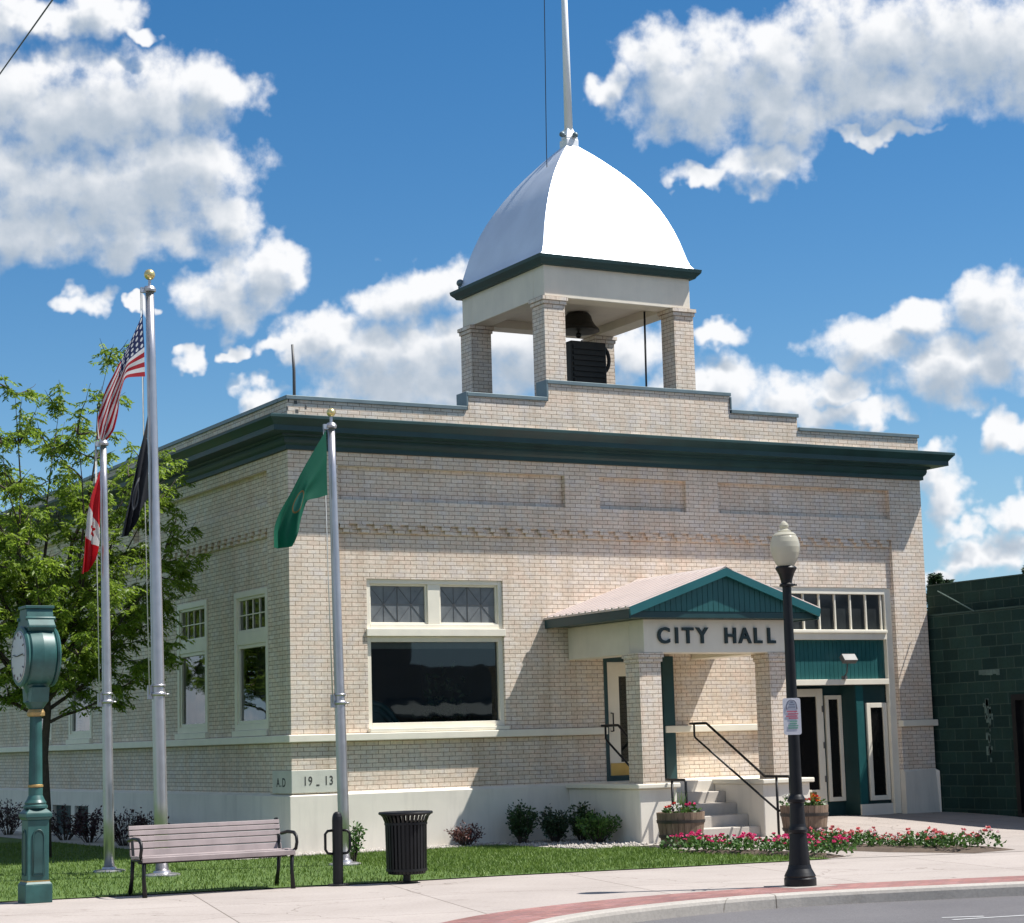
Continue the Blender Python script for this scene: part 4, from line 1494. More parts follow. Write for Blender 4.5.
def us_fn(t, u, v):
    st = mathn(t, 'MODULO', mathn(t, 'FLOOR', mathn(t, 'MULTIPLY', v, 13.0)), 2.0)
    c = mixrgb(t, st, (0.42, 0.012, 0.022), (0.74, 0.72, 0.72))
    can = mathn(t, 'MULTIPLY', mathn(t, 'LESS_THAN', u, 0.40), mathn(t, 'GREATER_THAN', v, 6 / 13))
    # rows of stars in the canton
    a = mathn(t, 'SUBTRACT', mathn(t, 'FRACT', mathn(t, 'MULTIPLY', u, 6 / 0.40)), 0.5)
    b_ = mathn(t, 'SUBTRACT', mathn(t, 'FRACT', mathn(t, 'MULTIPLY', mathn(t, 'SUBTRACT', v, 6 / 13), 5 / (7 / 13))), 0.5)
    rr = mathn(t, 'ADD', mathn(t, 'MULTIPLY', a, a), mathn(t, 'MULTIPLY', b_, b_))
    star = mathn(t, 'LESS_THAN', rr, 0.075)
    blue = mixrgb(t, star, (0.012, 0.022, 0.10), (0.74, 0.74, 0.76))
    return mixrgb(t, can, c, blue)


def can_fn(t, u, v):
    w = mathn(t, 'MULTIPLY', mathn(t, 'GREATER_THAN', u, 0.36), mathn(t, 'LESS_THAN', u, 0.64))
    # the leaf: a red star-shaped patch in the white band
    du, dv = mathn(t, 'MULTIPLY', mathn(t, 'SUBTRACT', u, 0.5), 2.0), mathn(t, 'SUBTRACT', v, 0.5)
    r = mathn(t, 'SQRT', mathn(t, 'ADD', mathn(t, 'MULTIPLY', du, du), mathn(t, 'MULTIPLY', dv, dv)))
    ang = mathn(t, 'ARCTAN2', du, dv)
    lim = mathn(t, 'ADD', 0.15, mathn(t, 'MULTIPLY', mathn(t, 'COSINE', mathn(t, 'MULTIPLY', ang, 7.0)), 0.06))
    leaf = mathn(t, 'LESS_THAN', r, lim)
    return mixrgb(t, mathn(t, 'MULTIPLY', w, mathn(t, 'SUBTRACT', 1.0, leaf)), (0.55, 0.010, 0.018), (0.76, 0.74, 0.74))


def disc_fn(field, ring, core, cu, cv, r0, r1):
    def fn(t, u, v):
        du, dv = mathn(t, 'MULTIPLY', mathn(t, 'SUBTRACT', u, cu), 1.5), mathn(t, 'SUBTRACT', v, cv)
        r = mathn(t, 'SQRT', mathn(t, 'ADD', mathn(t, 'MULTIPLY', du, du), mathn(t, 'MULTIPLY', dv, dv)))
        c = mixrgb(t, mathn(t, 'LESS_THAN', r, r1), field, ring)
        return mixrgb(t, mathn(t, 'LESS_THAN', r, r0), c, core)
    return fn


uvmat('flag_us', us_fn)
uvmat('flag_canada', can_fn, 0.45)
uvmat('flag_green', disc_fn((0.004, 0.125, 0.070), (0.24, 0.15, 0.05), (0.035, 0.20, 0.15), 0.5, 0.42, 0.15, 0.18), 0.4)
uvmat('flag_black', disc_fn((0.012, 0.013, 0.017), (0.20, 0.20, 0.21), (0.03, 0.03, 0.034), 0.5, 0.5, 0.20, 0.25), 0.2)


def flag(name, mat, top, bot, y0, amp, waves, label, depth=0.0):
    """cloth between its top and bottom edges (x, z), billowing in depth"""
    NU, NV = 44, 16

    def curve(pts, s):
        pts = np.array(pts, float)
        d = np.r_[0, np.cumsum(np.linalg.norm(np.diff(pts, axis=0), axis=1))]
        d /= d[-1]
        ss = np.linspace(0, 1, 60)
        q = np.stack([np.interp(ss, d, pts[:, k]) for k in range(2)], 1)
        for _ in range(8):
            q[1:-1] = (q[:-2] + 2 * q[1:-1] + q[2:]) / 4
        return np.array([np.interp(s, ss, q[:, k]) for k in range(2)])
    vs, uvs = [], []
    for i in range(NU + 1):
        s = i / NU
        a, b = curve(bot, s), curve(top, s)
        for j in range(NV + 1):
            v = j / NV
            p = a + (b - a) * v
            ph = waves * 2 * math.pi * (s * 0.55 + v * 0.75)
            y = y0 + depth * s + amp * (0.15 + s) * (math.sin(ph) + 0.35 * math.sin(2.3 * ph + 1.0)) + 0.10 * s * math.sin(math.pi * v)
            p = p + np.array([0.010 * math.sin(ph * 1.3), 0.0]) * s
            vs.append((p[0], y, p[1]))
            uvs.append((s, v))
    fs = [(i * (NV + 1) + j, (i + 1) * (NV + 1) + j, (i + 1) * (NV + 1) + j + 1, i * (NV + 1) + j + 1) for i in range(NU) for j in range(NV)]
    mb = MB().add(vs, fs, True)
    o = mb.build(name, mat)
    uvl = o.data.uv_layers.new(name='UVMap')
    for lp in o.data.loops:
        uvl.data[lp.index].uv = uvs[lp.vertex_index]
    return tag(o, label, 'flag')


flag('flag', 'flag_us', [(-3.52, 7.44), (-3.66, 7.13), (-3.82, 6.80), (-4.02, 6.36), (-4.15, 5.97), (-4.13, 5.72)],
     [(-3.49, 6.58), (-3.62, 6.57), (-3.77, 6.55), (-3.85, 6.22), (-3.93, 5.82), (-4.02, 5.70)], -3.42, 0.055, 2.0, 'red and white striped flag with starred blue canton, upper flag on the tallest pole')
flag('flag', 'flag_black', [(-3.46, 6.06), (-3.55, 5.6), (-3.66, 5.15), (-3.76, 4.70), (-3.80, 4.43)],
     [(-3.45, 4.95), (-3.50, 4.88), (-3.55, 4.78), (-3.62, 4.62), (-3.72, 4.44)], -3.42, 0.06, 2.4, 'black flag hanging limp below the starred flag on the tallest pole')
flag('flag', 'flag_canada', [(-3.61, 5.52), (-3.74, 5.14), (-3.81, 4.60), (-3.85, 4.20), (-3.86, 4.06)],
     [(-3.60, 5.05), (-3.60, 4.90), (-3.61, 4.60), (-3.66, 4.30), (-3.74, 4.13)], -1.85, 0.05, 2.2, 'red flag with white middle band hanging limp on the pole without a ball')
flag('flag', 'flag_green', [(-0.84, 6.0), (-1.08, 5.60), (-1.37, 5.14), (-1.58, 4.82), (-1.665, 4.60), (-1.655, 4.33)],
     [(-0.83, 5.09), (-0.98, 5.04), (-1.14, 5.01), (-1.21, 4.78), (-1.29, 4.56), (-1.40, 4.35)], -3.35, 0.06, 1.5, 'plain green flag with small round emblem, drooping on the gold balled pole')

# ================================================================ street clock
paint('clock_green', (0.024, 0.088, 0.082), 0.42, 0.3, 5.0, grime=0.3)
paint('clock_dark', (0.018, 0.062, 0.060), 0.45, 0.2, 6.0)
paint('gilt', (0.42, 0.28, 0.11), 0.5, 0.1, 8.0, metallic=0.7)
paint('sign_ink', (0.16, 0.16, 0.17), 0.5, 0.1, 6.0)
paint('dial_white', (0.42, 0.44, 0.46), 0.35, 0.04, 4.0)
CX, CY = -5.825, -6.46
ck = thing('street_clock', 'green cast iron street clock with double round dial on a fluted post', 'clock', (CX, CY, 0))


def sq(mb, h0, z0, h1, z1):
    r0 = [(CX + a * h0, CY + b * h0, z0) for a, b in ((-1, -1), (1, -1), (1, 1), (-1, 1))]
    r1 = [(CX + a * h1, CY + b * h1, z1) for a, b in ((-1, -1), (1, -1), (1, 1), (-1, 1))]
    mb.add(r0 + r1, [(3, 2, 1, 0), (4, 5, 6, 7), (0, 1, 5, 4), (1, 2, 6, 5), (2, 3, 7, 6), (3, 0, 4, 7)])


pd = MB()
sq(pd, 0.152, 0.0, 0.152, 0.20)
sq(pd, 0.152, 0.201, 0.125, 0.235)
sq(pd, 0.120, 0.236, 0.120, 0.90)
sq(pd, 0.124, 0.901, 0.148, 0.93)
sq(pd, 0.148, 0.931, 0.148, 0.975)
sq(pd, 0.146, 0.976, 0.09, 1.03)
pdo = pd.build('pedestal', 'clock_green', ck, bevel=0.006)
pn = MB()
for ax in range(4):
    a = ax * math.pi / 2
    nx, ny = math.cos(a), math.sin(a)
    tx_, ty_ = -ny, nx
    pts = [(-0.062, 0.30), (0.062, 0.30), (0.062, 0.72)]
    for k in range(1, 8):
        th = math.pi * k / 8
        pts.append((0.062 * math.cos(th), 0.72 + 0.075 * math.sin(th)))
    pts.append((-0.062, 0.72))
    ring = [Vector((CX + nx * 0.124 + tx_ * u, CY + ny * 0.124 + ty_ * u, z)) for u, z in pts]
    pn.tube(ring + [ring[0]], 0.009, 6)
    pn.poly([Vector((CX + nx * 0.1202 + tx_ * u * 0.8, CY + ny * 0.1202 + ty_ * u * 0.8, 0.545 + (z - 0.545) * 0.9)) for u, z in pts], (nx * 0.006, ny * 0.006, 0))
pn.build('arched_panel', 'clock_dark', pdo)
gl_ = MB()
sq(gl_, 0.130, 0.228, 0.130, 0.243)
gl_.build('gilt_band', 'gilt', ck)
gl_ = MB()
gl_.lathe([(0.072, 1.255), (0.085, 1.262), (0.085, 1.282), (0.072, 1.29)], (CX, CY, 0), 24)
gl_.build('gilt_band', 'gilt', ck)
gl_ = MB()
gl_.lathe([(0.07, 2.04), (0.10, 2.05), (0.10, 2.085), (0.082, 2.12)], (CX, CY, 0), 24)
gl_.build('gilt_band', 'gilt', ck)
cl_ = MB()
cl_.lathe([(0.135, 1.03), (0.135, 1.055), (0.115, 1.07), (0.12, 1.09), (0.10, 1.12), (0.078, 1.17), (0.078, 1.255)], (CX, CY, 0), 32)
cl_.lathe([(0.076, 1.29), (0.066, 2.04)], (CX, CY, 0), 40, True, 'Z', 1, 0.14)
cl_.lathe([(0.072, 2.12), (0.11, 2.17), (0.13, 2.20), (0.10, 2.22), (0.11, 2.30), (0.16, 2.42), (0.17, 2.46)], (CX, CY, 0), 32)
cl_.build('column', 'clock_green', ck)
CZ = 2.71
cc = MB()
cc.lathe([(0.300, -0.195), (0.325, -0.195), (0.34, -0.175), (0.33, -0.155), (0.315, -0.15), (0.335, -0.13), (0.345, 0.0), (0.335, 0.13), (0.315, 0.15), (0.33, 0.155), (0.34, 0.175), (0.325, 0.195), (0.300, 0.195)], (CX, CY, CZ), 48, True, 'X')
cc.poly([(CX - 0.10, CY - 0.19, 2.36), (CX - 0.10, CY + 0.19, 2.36), (CX - 0.10, CY + 0.15, 2.20), (CX - 0.10, CY - 0.15, 2.20)], (0.2, 0, 0))
cco = cc.build('clock_case', 'clock_green', ck)
for sgn in (-1, 1):
    d = MB().lathe([(0.300, sgn * 0.185), (0.28, sgn * 0.202), (0.15, sgn * 0.212), (0.0, sgn * 0.215)], (CX, CY, CZ), 40, True, 'X').build('dial', 'dial_white', ck)
    hd = MB()
    xx = CX + sgn * 0.220
    for a, L, w_ in ((R(82), 0.15, 0.022), (R(275), 0.23, 0.015)):
        hd.bar((xx, CY, CZ), (xx, CY + sgn * -L * math.sin(a), CZ + L * math.cos(a)), 0.006, w_, (1, 0, 0))
    hd.build('hands', 'black_metal', d)
    hd = MB()
    hd.tube([(CX + sgn * 0.203, CY + 0.277 * math.cos(q), CZ + 0.277 * math.sin(q)) for q in np.linspace(0, 2 * math.pi, 41)], 0.0035, 5)
    for k in range(12):
        a = 2 * math.pi * k / 12
        xx2 = CX + sgn * 0.2105
        hd.bar((xx2, CY + 0.225 * math.sin(a), CZ + 0.225 * math.cos(a)), (xx2, CY + 0.262 * math.sin(a), CZ + 0.262 * math.cos(a)), 0.006, 0.012, (1, 0, 0))
    hd.build('hour_ring', 'sign_ink', d)
cr = MB()
cr.poly([(CX - 0.15, CY - 0.20, 2.985), (CX - 0.15, CY + 0.20, 2.985), (CX - 0.15, CY + 0.24, 3.05), (CX - 0.15, CY + 0.155, 3.14), (CX - 0.15, CY + 0.13, 3.24), (CX - 0.15, CY - 0.13, 3.24), (CX - 0.15, CY - 0.155, 3.14), (CX - 0.15, CY - 0.24, 3.05)], (0.30, 0, 0))
cr.box(CX - 0.165, CX + 0.165, CY - 0.15, CY + 0.15, 3.241, 3.275)
cr.box(CX - 0.155, CX + 0.155, CY - 0.25, CY + 0.25, 3.02, 3.045)
cr.tube([(CX - 0.17, CY - 0.16, 3.13), (CX + 0.17, CY - 0.16, 3.13)], 0.022, 8)
cr.tube([(CX - 0.17, CY + 0.16, 3.13), (CX + 0.17, CY + 0.16, 3.13)], 0.022, 8)
cr.build('crest', 'clock_green', ck, bevel=0.006)

# ================================================================ bench
paint('slat', (0.31, 0.255, 0.25), 0.6, 0.14, 4.0, grime=0.3)
BX, BY = -3.80, -6.58
bn = thing('park_bench', 'slatted bench of greyish pink planks on black iron ends at the lawn edge', 'bench', (BX, BY, 0))
bs = MB()
HL = 0.925
for k, (y, z) in enumerate(((-0.235, 0.425), (-0.155, 0.435), (-0.075, 0.437), (0.005, 0.434), (0.085, 0.428))):
    bs.box(BX - HL, BX + HL, BY + y - 0.036, BY + y + 0.036, z - 0.018, z + 0.018)
bs.box(BX - HL, BX + HL, BY - 0.285, BY - 0.272, 0.385, 0.44)
bs.build('seat', 'slat', bn, bevel=0.005)
bk = MB()
tilt = Vector((0, 0.22, 1)).normalized()
nrmv = Vector((0, -1, 0.22)).normalized()
for k, (z, hh) in enumerate(((0.495, 0.040), (0.580, 0.036), (0.652, 0.029), (0.718, 0.028), (0.776, 0.024))):
    c0 = Vector((BX, BY + 0.14 + (z - 0.45) * 0.22, z - 0.02))
    bk.obox(c0, (1, 0, 0), nrmv, tilt, HL, 0.016, hh)
bk.build('backrest', 'slat', bn, bevel=0.005)
for sx in (-1, 1):
    xe = BX + sx * (HL - 0.03)
    en = MB()
    en.tube([(xe, BY - 0.27, 0.40), (xe, BY + 0.15, 0.40)], 0.022, 8)
    en.bar((xe, BY + 0.13, 0.38), (xe, BY + 0.228, 0.80), 0.035, 0.04, (0, 1, 0))
    en.build('end_frame', 'black_metal', bn)
    lg = MB()
    lg.tube([(xe, BY - 0.25, 0.40), (xe, BY - 0.235, 0.22), (xe + 0.0, BY - 0.27, 0.0)], [0.026, 0.022, 0.03], 8)
    lg.build('leg', 'black_metal', bn)
    lg = MB()
    lg.tube([(xe, BY + 0.14, 0.40), (xe, BY + 0.17, 0.2), (xe, BY + 0.24, 0.0)], [0.026, 0.022, 0.03], 8)
    lg.build('leg', 'black_metal', bn)
    ar = MB()
    ar.tube([(xe + sx * 0.045, BY + 0.17, 0.62), (xe + sx * 0.045, BY - 0.02, 0.645), (xe + sx * 0.045, BY - 0.20, 0.64), (xe + sx * 0.045, BY - 0.275, 0.60), (xe + sx * 0.045, BY - 0.29, 0.53), (xe + sx * 0.045, BY - 0.26, 0.46), (xe + sx * 0.02, BY - 0.22, 0.42)], 0.02, 8)
    ar.build('armrest', 'black_metal', bn)
MB().bar((BX - HL + 0.03, BY - 0.06, 0.375), (BX + HL - 0.03, BY - 0.06, 0.375), 0.05, 0.03).build('under_rail', 'black_metal', bn)

# ================================================================ litter bin
TXc, TYc = -1.56, -7.10
tb = thing('litter_bin', 'black slatted metal litter bin with flared rim on the sidewalk', 'bin', (TXc, TYc, 0))
bd = MB()
NS_ = 32
for k in range(NS_):
    a = 2 * math.pi * k / NS_
    ca, sa = math.cos(a), math.sin(a)
    pts = [(0.215, 0.11), (0.235, 0.16), (0.245, 0.70), (0.275, 0.775), (0.300, 0.800)]
    for p, q in zip(pts, pts[1:]):
        bd.bar((TXc + ca * p[0], TYc + sa * p[0], p[1]), (TXc + ca * q[0], TYc + sa * q[0], q[1]), 0.028, 0.007, (ca, sa, 0))
bd.build('slats', 'black_metal', tb)
MB().lathe([(0.20, 0.105), (0.218, 0.12), (0.225, 0.72), (0.20, 0.72), (0.19, 0.14)], (TXc, TYc, 0), 28).build('liner', 'black_metal', tb)
tr = MB()
tr.lathe([(0.285, 0.80), (0.318, 0.80), (0.325, 0.815), (0.318, 0.832), (0.285, 0.832), (0.23, 0.80), (0.23, 0.79)], (TXc, TYc, 0), 36)
tr.lathe([(0.246, 0.68), (0.256, 0.68), (0.256, 0.705), (0.246, 0.705)], (TXc, TYc, 0), 32)
tr.lathe([(0.236, 0.14), (0.246, 0.14), (0.246, 0.17), (0.236, 0.17)], (TXc, TYc, 0), 32)
tr.build('rim', 'black_metal', tb)
MB().lathe([(0.13, 0.0), (0.13, 0.012), (0.045, 0.02), (0.045, 0.11)], (TXc, TYc, 0), 20).build('pedestal', 'black_metal', tb)

# ================================================================ bike post
QX, QY = -2.33, -6.84
bp = thing('bike_post', 'black round bike parking post with a loop handle on each side', 'bike rack', (QX, QY, 0))
MB().lathe([(0.062, 0.0), (0.062, 0.76), (0.058, 0.80), (0.046, 0.835), (0.025, 0.853), (0.0, 0.858)], (QX, QY, 0), 24).build('post', 'black_metal', bp)
MB().lathe([(0.135, 0.0), (0.135, 0.012), (0.12, 0.02), (0.08, 0.025)], (QX, QY, 0), 24).build('foot_plate', 'black_metal', bp)
for s in (-1, 1):
    ux, uy = s * 0.96, s * -0.28
    pts = [(0.055, 0.64), (0.115, 0.635), (0.145, 0.60), (0.145, 0.42), (0.115, 0.375), (0.055, 0.37)]
    MB().tube([(QX + ux * r, QY + uy * r, z) for r, z in pts], 0.016, 8).build('loop', 'black_metal', bp)

# ================================================================ lamp post
LX, LY = 1.06, -11.27
lp = thing('lamp_post', 'black street lamp with pale acorn globe on the curbside brick strip', 'street lamp', (LX, LY, 0))
mt, t, b = new_mat('globe_glass')
b.inputs['Base Color'].default_value = (0.62, 0.59, 0.49, 1)
b.inputs['Roughness'].default_value = 0.16
tl = NN(t, 'ShaderNodeBsdfTranslucent')
tl.inputs[0].default_value = (0.66, 0.63, 0.54, 1)
mx = NN(t, 'ShaderNodeMixShader')
mx.inputs[0].default_value = 0.45
t.links.new(b.outputs[0], mx.inputs[1])
t.links.new(tl.outputs[0], mx.inputs[2])
t.links.new(mx.outputs[0], t.nodes['Material Output'].inputs['Surface'])
MATS['globe_glass'] = mt
struct(MB().box(LX - 0.28, LX + 0.28, LY - 0.28, LY + 0.28, -0.05, 0.010).build('sidewalk', 'walkway'))
bs_ = MB()
bs_.lathe([(0.172, 0.011), (0.172, 0.085), (0.163, 0.10), (0.168, 0.115), (0.150, 0.15), (0.128, 0.19), (0.118, 0.23)], (LX, LY, 0), 32)
bs_.lathe([(0.114, 0.23), (0.090, 0.56)], (LX, LY, 0), 32, True, 'Z', 1, 0.07)
bs_.lathe([(0.090, 0.56), (0.102, 0.57), (0.104, 0.60), (0.09, 0.63), (0.084, 0.66), (0.076, 0.88)], (LX, LY, 0), 32)
bs_.lathe([(0.076, 0.88), (0.092, 0.89), (0.095, 0.92), (0.08, 0.95), (0.068, 0.97)], (LX, LY, 0), 32)
bs_.build('base', 'black_metal', lp)
MB().lathe([(0.067, 0.97), (0.048, 3.20)], (LX, LY, 0), 36, True, 'Z', 1, 0.06).build('shaft', 'black_metal', lp)
hd = MB().lathe([(0.056, 3.20), (0.078, 3.205), (0.08, 3.225), (0.06, 3.24), (0.065, 3.28), (0.085, 3.34), (0.112, 3.39), (0.118, 3.405), (0.10, 3.425), (0.06, 3.43)], (LX, LY, 0), 28)
hd.tube([(LX + 0.07, LY - 0.03, 3.22), (LX + 0.105, LY - 0.04, 3.22)], 0.012, 6)
hd.build('capital', 'black_metal', lp)
MB().lathe([(0.0817, 3.42), (0.1075, 3.455), (0.1333, 3.51), (0.1531, 3.57), (0.1617, 3.63), (0.1574, 3.685), (0.1419, 3.735), (0.1290, 3.755), (0.1333, 3.762), (0.1032, 3.79), (0.0731, 3.80), (0.0774, 3.808), (0.0516, 3.825), (0.0387, 3.835), (0.0499, 3.855), (0.0516, 3.872), (0.0387, 3.895), (0.0172, 3.915), (0.0000, 3.925)], (LX, LY, 0), 32).build('globe', 'globe_glass', lp)
# parking notice clamped to the shaft
paint('sign_white', (0.62, 0.61, 0.63), 0.4, 0.03, 6.0)
paint('sign_grey', (0.22, 0.23, 0.28), 0.4, 0.05, 6.0)
paint('sign_red', (0.50, 0.13, 0.18), 0.4, 0.05, 6.0)
paint('sign_green', (0.16, 0.34, 0.26), 0.4, 0.05, 6.0)
SGX, SGY = 0.955, -11.40
sg = thing('parking_sign', 'small white parking notice with red and green lines strapped to the lamp post', 'sign', (SGX, SGY, 1.6))
u = Vector((0.96, -0.28, 0))
nn = Vector((-0.28, -0.96, 0))
pts = []
for cx_, cz_, a0 in ((0.075, 0.17, 0), (-0.075, 0.17, 90), (-0.075, -0.17, 180), (0.075, -0.17, 270)):
    for k in range(5):
        a = R(a0 + 22.5 * k)
        pts.append(Vector((SGX, SGY, 1.80)) + u * (cx_ + 0.025 * math.cos(a)) + Vector((0, 0, cz_ + 0.025 * math.sin(a))))
MB().poly(pts, -nn * 0.004).build('plate', 'sign_white', sg)
sc_ = Vector((SGX, SGY, 1.80)) + nn * 0.002


def srect(mb, a, b, e, g):
    p = [sc_ + u * x + Vector((0, 0, z)) for x, z in ((a, e), (b, e), (b, g), (a, g))]
    mb.poly(p, nn * 0.0015)


ga = MB()
arc = [sc_ + u * (0.058 * math.cos(a)) + Vector((0, 0, 0.105 + 0.075 * math.sin(a))) for a in np.linspace(0, math.pi, 13)]
ga.tube([sc_ + u * 0.058 + Vector((0, 0, 0.075))] + arc + [sc_ - u * 0.058 + Vector((0, 0, 0.075))], 0.005, 5)
for k, wd in enumerate((0.014, 0.03, 0.04)):
    srect(ga, -wd, wd, 0.145 - 0.026 * k, 0.157 - 0.026 * k)
ga.build('arch_mark', 'sign_grey', sg)
rd = MB()
for z, a, b in ((0.045, -0.06, 0.06), (0.02, -0.045, 0.07), (-0.004, -0.07, 0.06), (-0.026, -0.04, 0.065)):
    srect(rd, a, b, z, z + 0.014)
rd.build('red_lines', 'sign_red', sg)
gr_ = MB()
for z, a, b in ((-0.06, -0.03, 0.055), (-0.082, -0.025, 0.05), (-0.106, -0.05, 0.065), (-0.13, -0.05, 0.06)):
    srect(gr_, a, b, z, z + 0.014)
gr_.build('green_lines', 'sign_green', sg)
MB().lathe([(0.062, 1.70), (0.066, 1.70), (0.066, 1.72), (0.062, 1.72)], (LX, LY, 0), 24).lathe([(0.060, 1.90), (0.064, 1.90), (0.064, 1.92), (0.060, 1.92)], (LX, LY, 0), 24).bar((SGX, SGY + 0.01, 1.71), (LX - 0.03, LY - 0.06, 1.71), 0.02, 0.02).bar((SGX, SGY + 0.01, 1.91), (LX - 0.03, LY - 0.06, 1.91), 0.02, 0.02).build('strap', 'alu', sg)

# ================================================================ barrel planters
mt, t, b = new_mat('barrel_wood')
p = objco(t, (9, 9, 0.8))
c = ramp(t, noise(t, p, 3.0, 5.0, 0.65), [(0.25, (0.10, 0.065, 0.042)), (0.7, (0.27, 0.185, 0.13))])
t.links.new(c, b.inputs['Base Color'])
b.inputs['Roughness'].default_value = 0.85
bump(t, b, noise(t, p, 6.0, 4.0), 0.4, 0.01)
MATS['barrel_wood'] = mt
paint('hoop', (0.06, 0.052, 0.048), 0.6, 0.2, 9.0, metallic=0.5)
pb = thing('barrel_planter', 'weathered half barrel planter against the porch wall, holding white, red and pink flowers', 'planter', (4.80, -3.42, 0.012))
stv = MB()
NST = 22
for k in range(NST):
    a0, a1 = 2 * math.pi * (k + 0.03) / NST, 2 * math.pi * (k + 0.97) / NST
    pr = [(0.285, 0.0), (0.325, 0.17), (0.352, 0.36), (0.362, 0.50)]
    for (r0, z0_), (r1, z1_) in zip(pr, pr[1:]):
        q = []
        for r, z in ((r0, z0_), (r1, z1_)):
            for a in (a0, a1):
                q.append((4.80 + r * math.cos(a), -3.42 + r * math.sin(a), 0.012 + z))
        for r, z in ((r0, z0_), (r1, z1_)):
            for a in (a0, a1):
                q.append((4.80 + (r - 0.025) * math.cos(a), -3.42 + (r - 0.025) * math.sin(a), 0.012 + z))
        stv.add(q, [(0, 1, 3, 2), (4, 6, 7, 5), (0, 2, 6, 4), (1, 5, 7, 3), (2, 3, 7, 6), (0, 4, 5, 1)])
stv.build('staves', 'barrel_wood', pb)
MB().lathe([(0.324, 0.13), (0.332, 0.13), (0.343, 0.175), (0.335, 0.175)], (4.80, -3.42, 0.012), 32).lathe([(0.352, 0.345), (0.36, 0.345), (0.367, 0.39), (0.357, 0.39)], (4.80, -3.42, 0.012), 32).build('hoops', 'hoop', pb)
MB().lathe([(0.33, 0.44), (0.2, 0.47), (0.0, 0.48)], (4.80, -3.42, 0.012), 24).build('soil', 'soil', pb)
dup(pb, (7.06, -3.46, 0.01), 1.1, 1.03, 'weathered half barrel planter with orange flowers, before the recessed shop door behind the lamp post')

# ================================================================ plants
leafmat('leaf_flower', (0.030, 0.085, 0.014), (0.085, 0.17, 0.035), 0.3, 12.0)
leafmat('petal_hot', (0.62, 0.030, 0.15), (0.85, 0.10, 0.30), 0.35, 30.0)
leafmat('petal_coral', (0.62, 0.11, 0.12), (0.85, 0.30, 0.30), 0.35, 30.0)
leafmat('petal_pale', (0.72, 0.50, 0.52), (0.80, 0.70, 0.70), 0.35, 30.0)
leafmat('petal_red', (0.50, 0.015, 0.02), (0.70, 0.06, 0.04), 0.35, 30.0)
leafmat('petal_white', (0.70, 0.68, 0.64), (0.80, 0.80, 0.76), 0.35, 30.0)
leafmat('petal_orange', (0.70, 0.20, 0.02), (0.80, 0.42, 0.05), 0.35, 30.0)


def flower_plant(loc, r, h, petal, nl, nf, label, cat, group, name='flower_plant', leaf='leaf_flower', fsize=0.035, extra=None):
    o = thing(name, label, cat, loc, group)
    c = np.array(loc)
    th, rr = rng.uniform(0, 2 * np.pi, nl), r * np.sqrt(rng.uniform(0, 1, nl))
    zz = h * rng.uniform(0.1, 0.9, nl) * (1 - 0.4 * (rr / r) ** 2)
    P_ = c + np.stack([rr * np.cos(th), rr * np.sin(th), zz], 1)
    D_ = np.stack([np.cos(th), np.sin(th), rng.uniform(-0.1, 0.9, nl)], 1) + rng.normal(0, 0.5, (nl, 3))
    v, f = leaf_cloud(P_, D_, 0.065, 0.045, 0.5)
    np_mesh('foliage', v, f, leaf, o)
    for pet, n_ in [(petal, nf)] + (extra or []):
        th, rr = rng.uniform(0, 2 * np.pi, n_), r * np.sqrt(rng.uniform(0, 1, n_)) * 0.95
        zz = h * (0.85 + 0.3 * rng.uniform(0, 1, n_)) * (1 - 0.35 * (rr / r) ** 2)
        C_ = c + np.stack([rr * np.cos(th), rr * np.sin(th), zz], 1)
        # each bloom: a loose head of petals
        k = 11
        dd = rng.normal(0, 1, (n_, k, 3))
        dd /= np.linalg.norm(dd, axis=2, keepdims=True)
        dd[:, :, 2] = np.abs(dd[:, :, 2]) * 0.8
        v, f = leaf_cloud(np.repeat(C_, k, 0), dd.reshape(-1, 3), fsize, fsize * 0.9, 0.4)
        np_mesh('blossom', v, f, pet, o)
    return o


L1 = 'leafy clump crowned with hot pink blossoms, in the narrow bed beside the lawn'
protos = [flower_plant((3.75, -5.0, 0.05), 0.19, 0.22, 'petal_hot', 80, nf, L1, 'flower', 'hot pink flowers in the bed beside the lawn') for nf in (6, 10, 3)]
k = 0
for i in range(11):
    s = i / 10
    for row in (0, 1):
        x = 3.80 + 0.66 * s + 0.34 * row + random.uniform(-0.07, 0.07)
        y = -4.85 - 2.55 * s + random.uniform(-0.09, 0.09)
        pr = protos[k % 3]
        if k < 3:
            pr.location = (x, y, 0.045)
        else:
            dup(pr, (x, y, 0.045), random.uniform(0, 6), random.uniform(0.6, 1.02))
        k += 1
L2 = 'leafy clump with coral pink blossoms, in the bed before the recessed shopfront'
protos = [flower_plant((5.7, -5.6, 0.05), 0.19, 0.23, pt, 90, nf, L2, 'flower', 'coral pink flowers in the entrance bed', extra=ex) for pt, nf, ex in (('petal_coral', 8, None), ('petal_coral', 6, [('petal_pale', 3)]), ('petal_coral', 4, None))]
k = 0
for i in range(12):
    s = i / 11
    for row in (0, 1):
        x = 5.66 + 0.62 * s + 0.40 * row + random.uniform(-0.08, 0.08)
        y = -5.45 - 2.45 * s + random.uniform(-0.1, 0.1)
        pr = protos[(k * 2) % 3]
        if k < 3:
            pr = protos[k]
            pr.location = (x, y, 0.045)
        else:
            dup(pr, (x, y, 0.045), random.uniform(0, 6), random.uniform(0.55, 1.05))
        k += 1
flower_plant((4.66, -3.46, 0.46), 0.15, 0.16, 'petal_white', 60, 7, 'white and red flowers in the barrel planter against the porch wall', 'flower', None, extra=[('petal_red', 5)])
flower_plant((4.96, -3.40, 0.46), 0.15, 0.18, 'petal_hot', 70, 8, 'deep pink flowers in the barrel planter against the porch wall', 'flower', None)
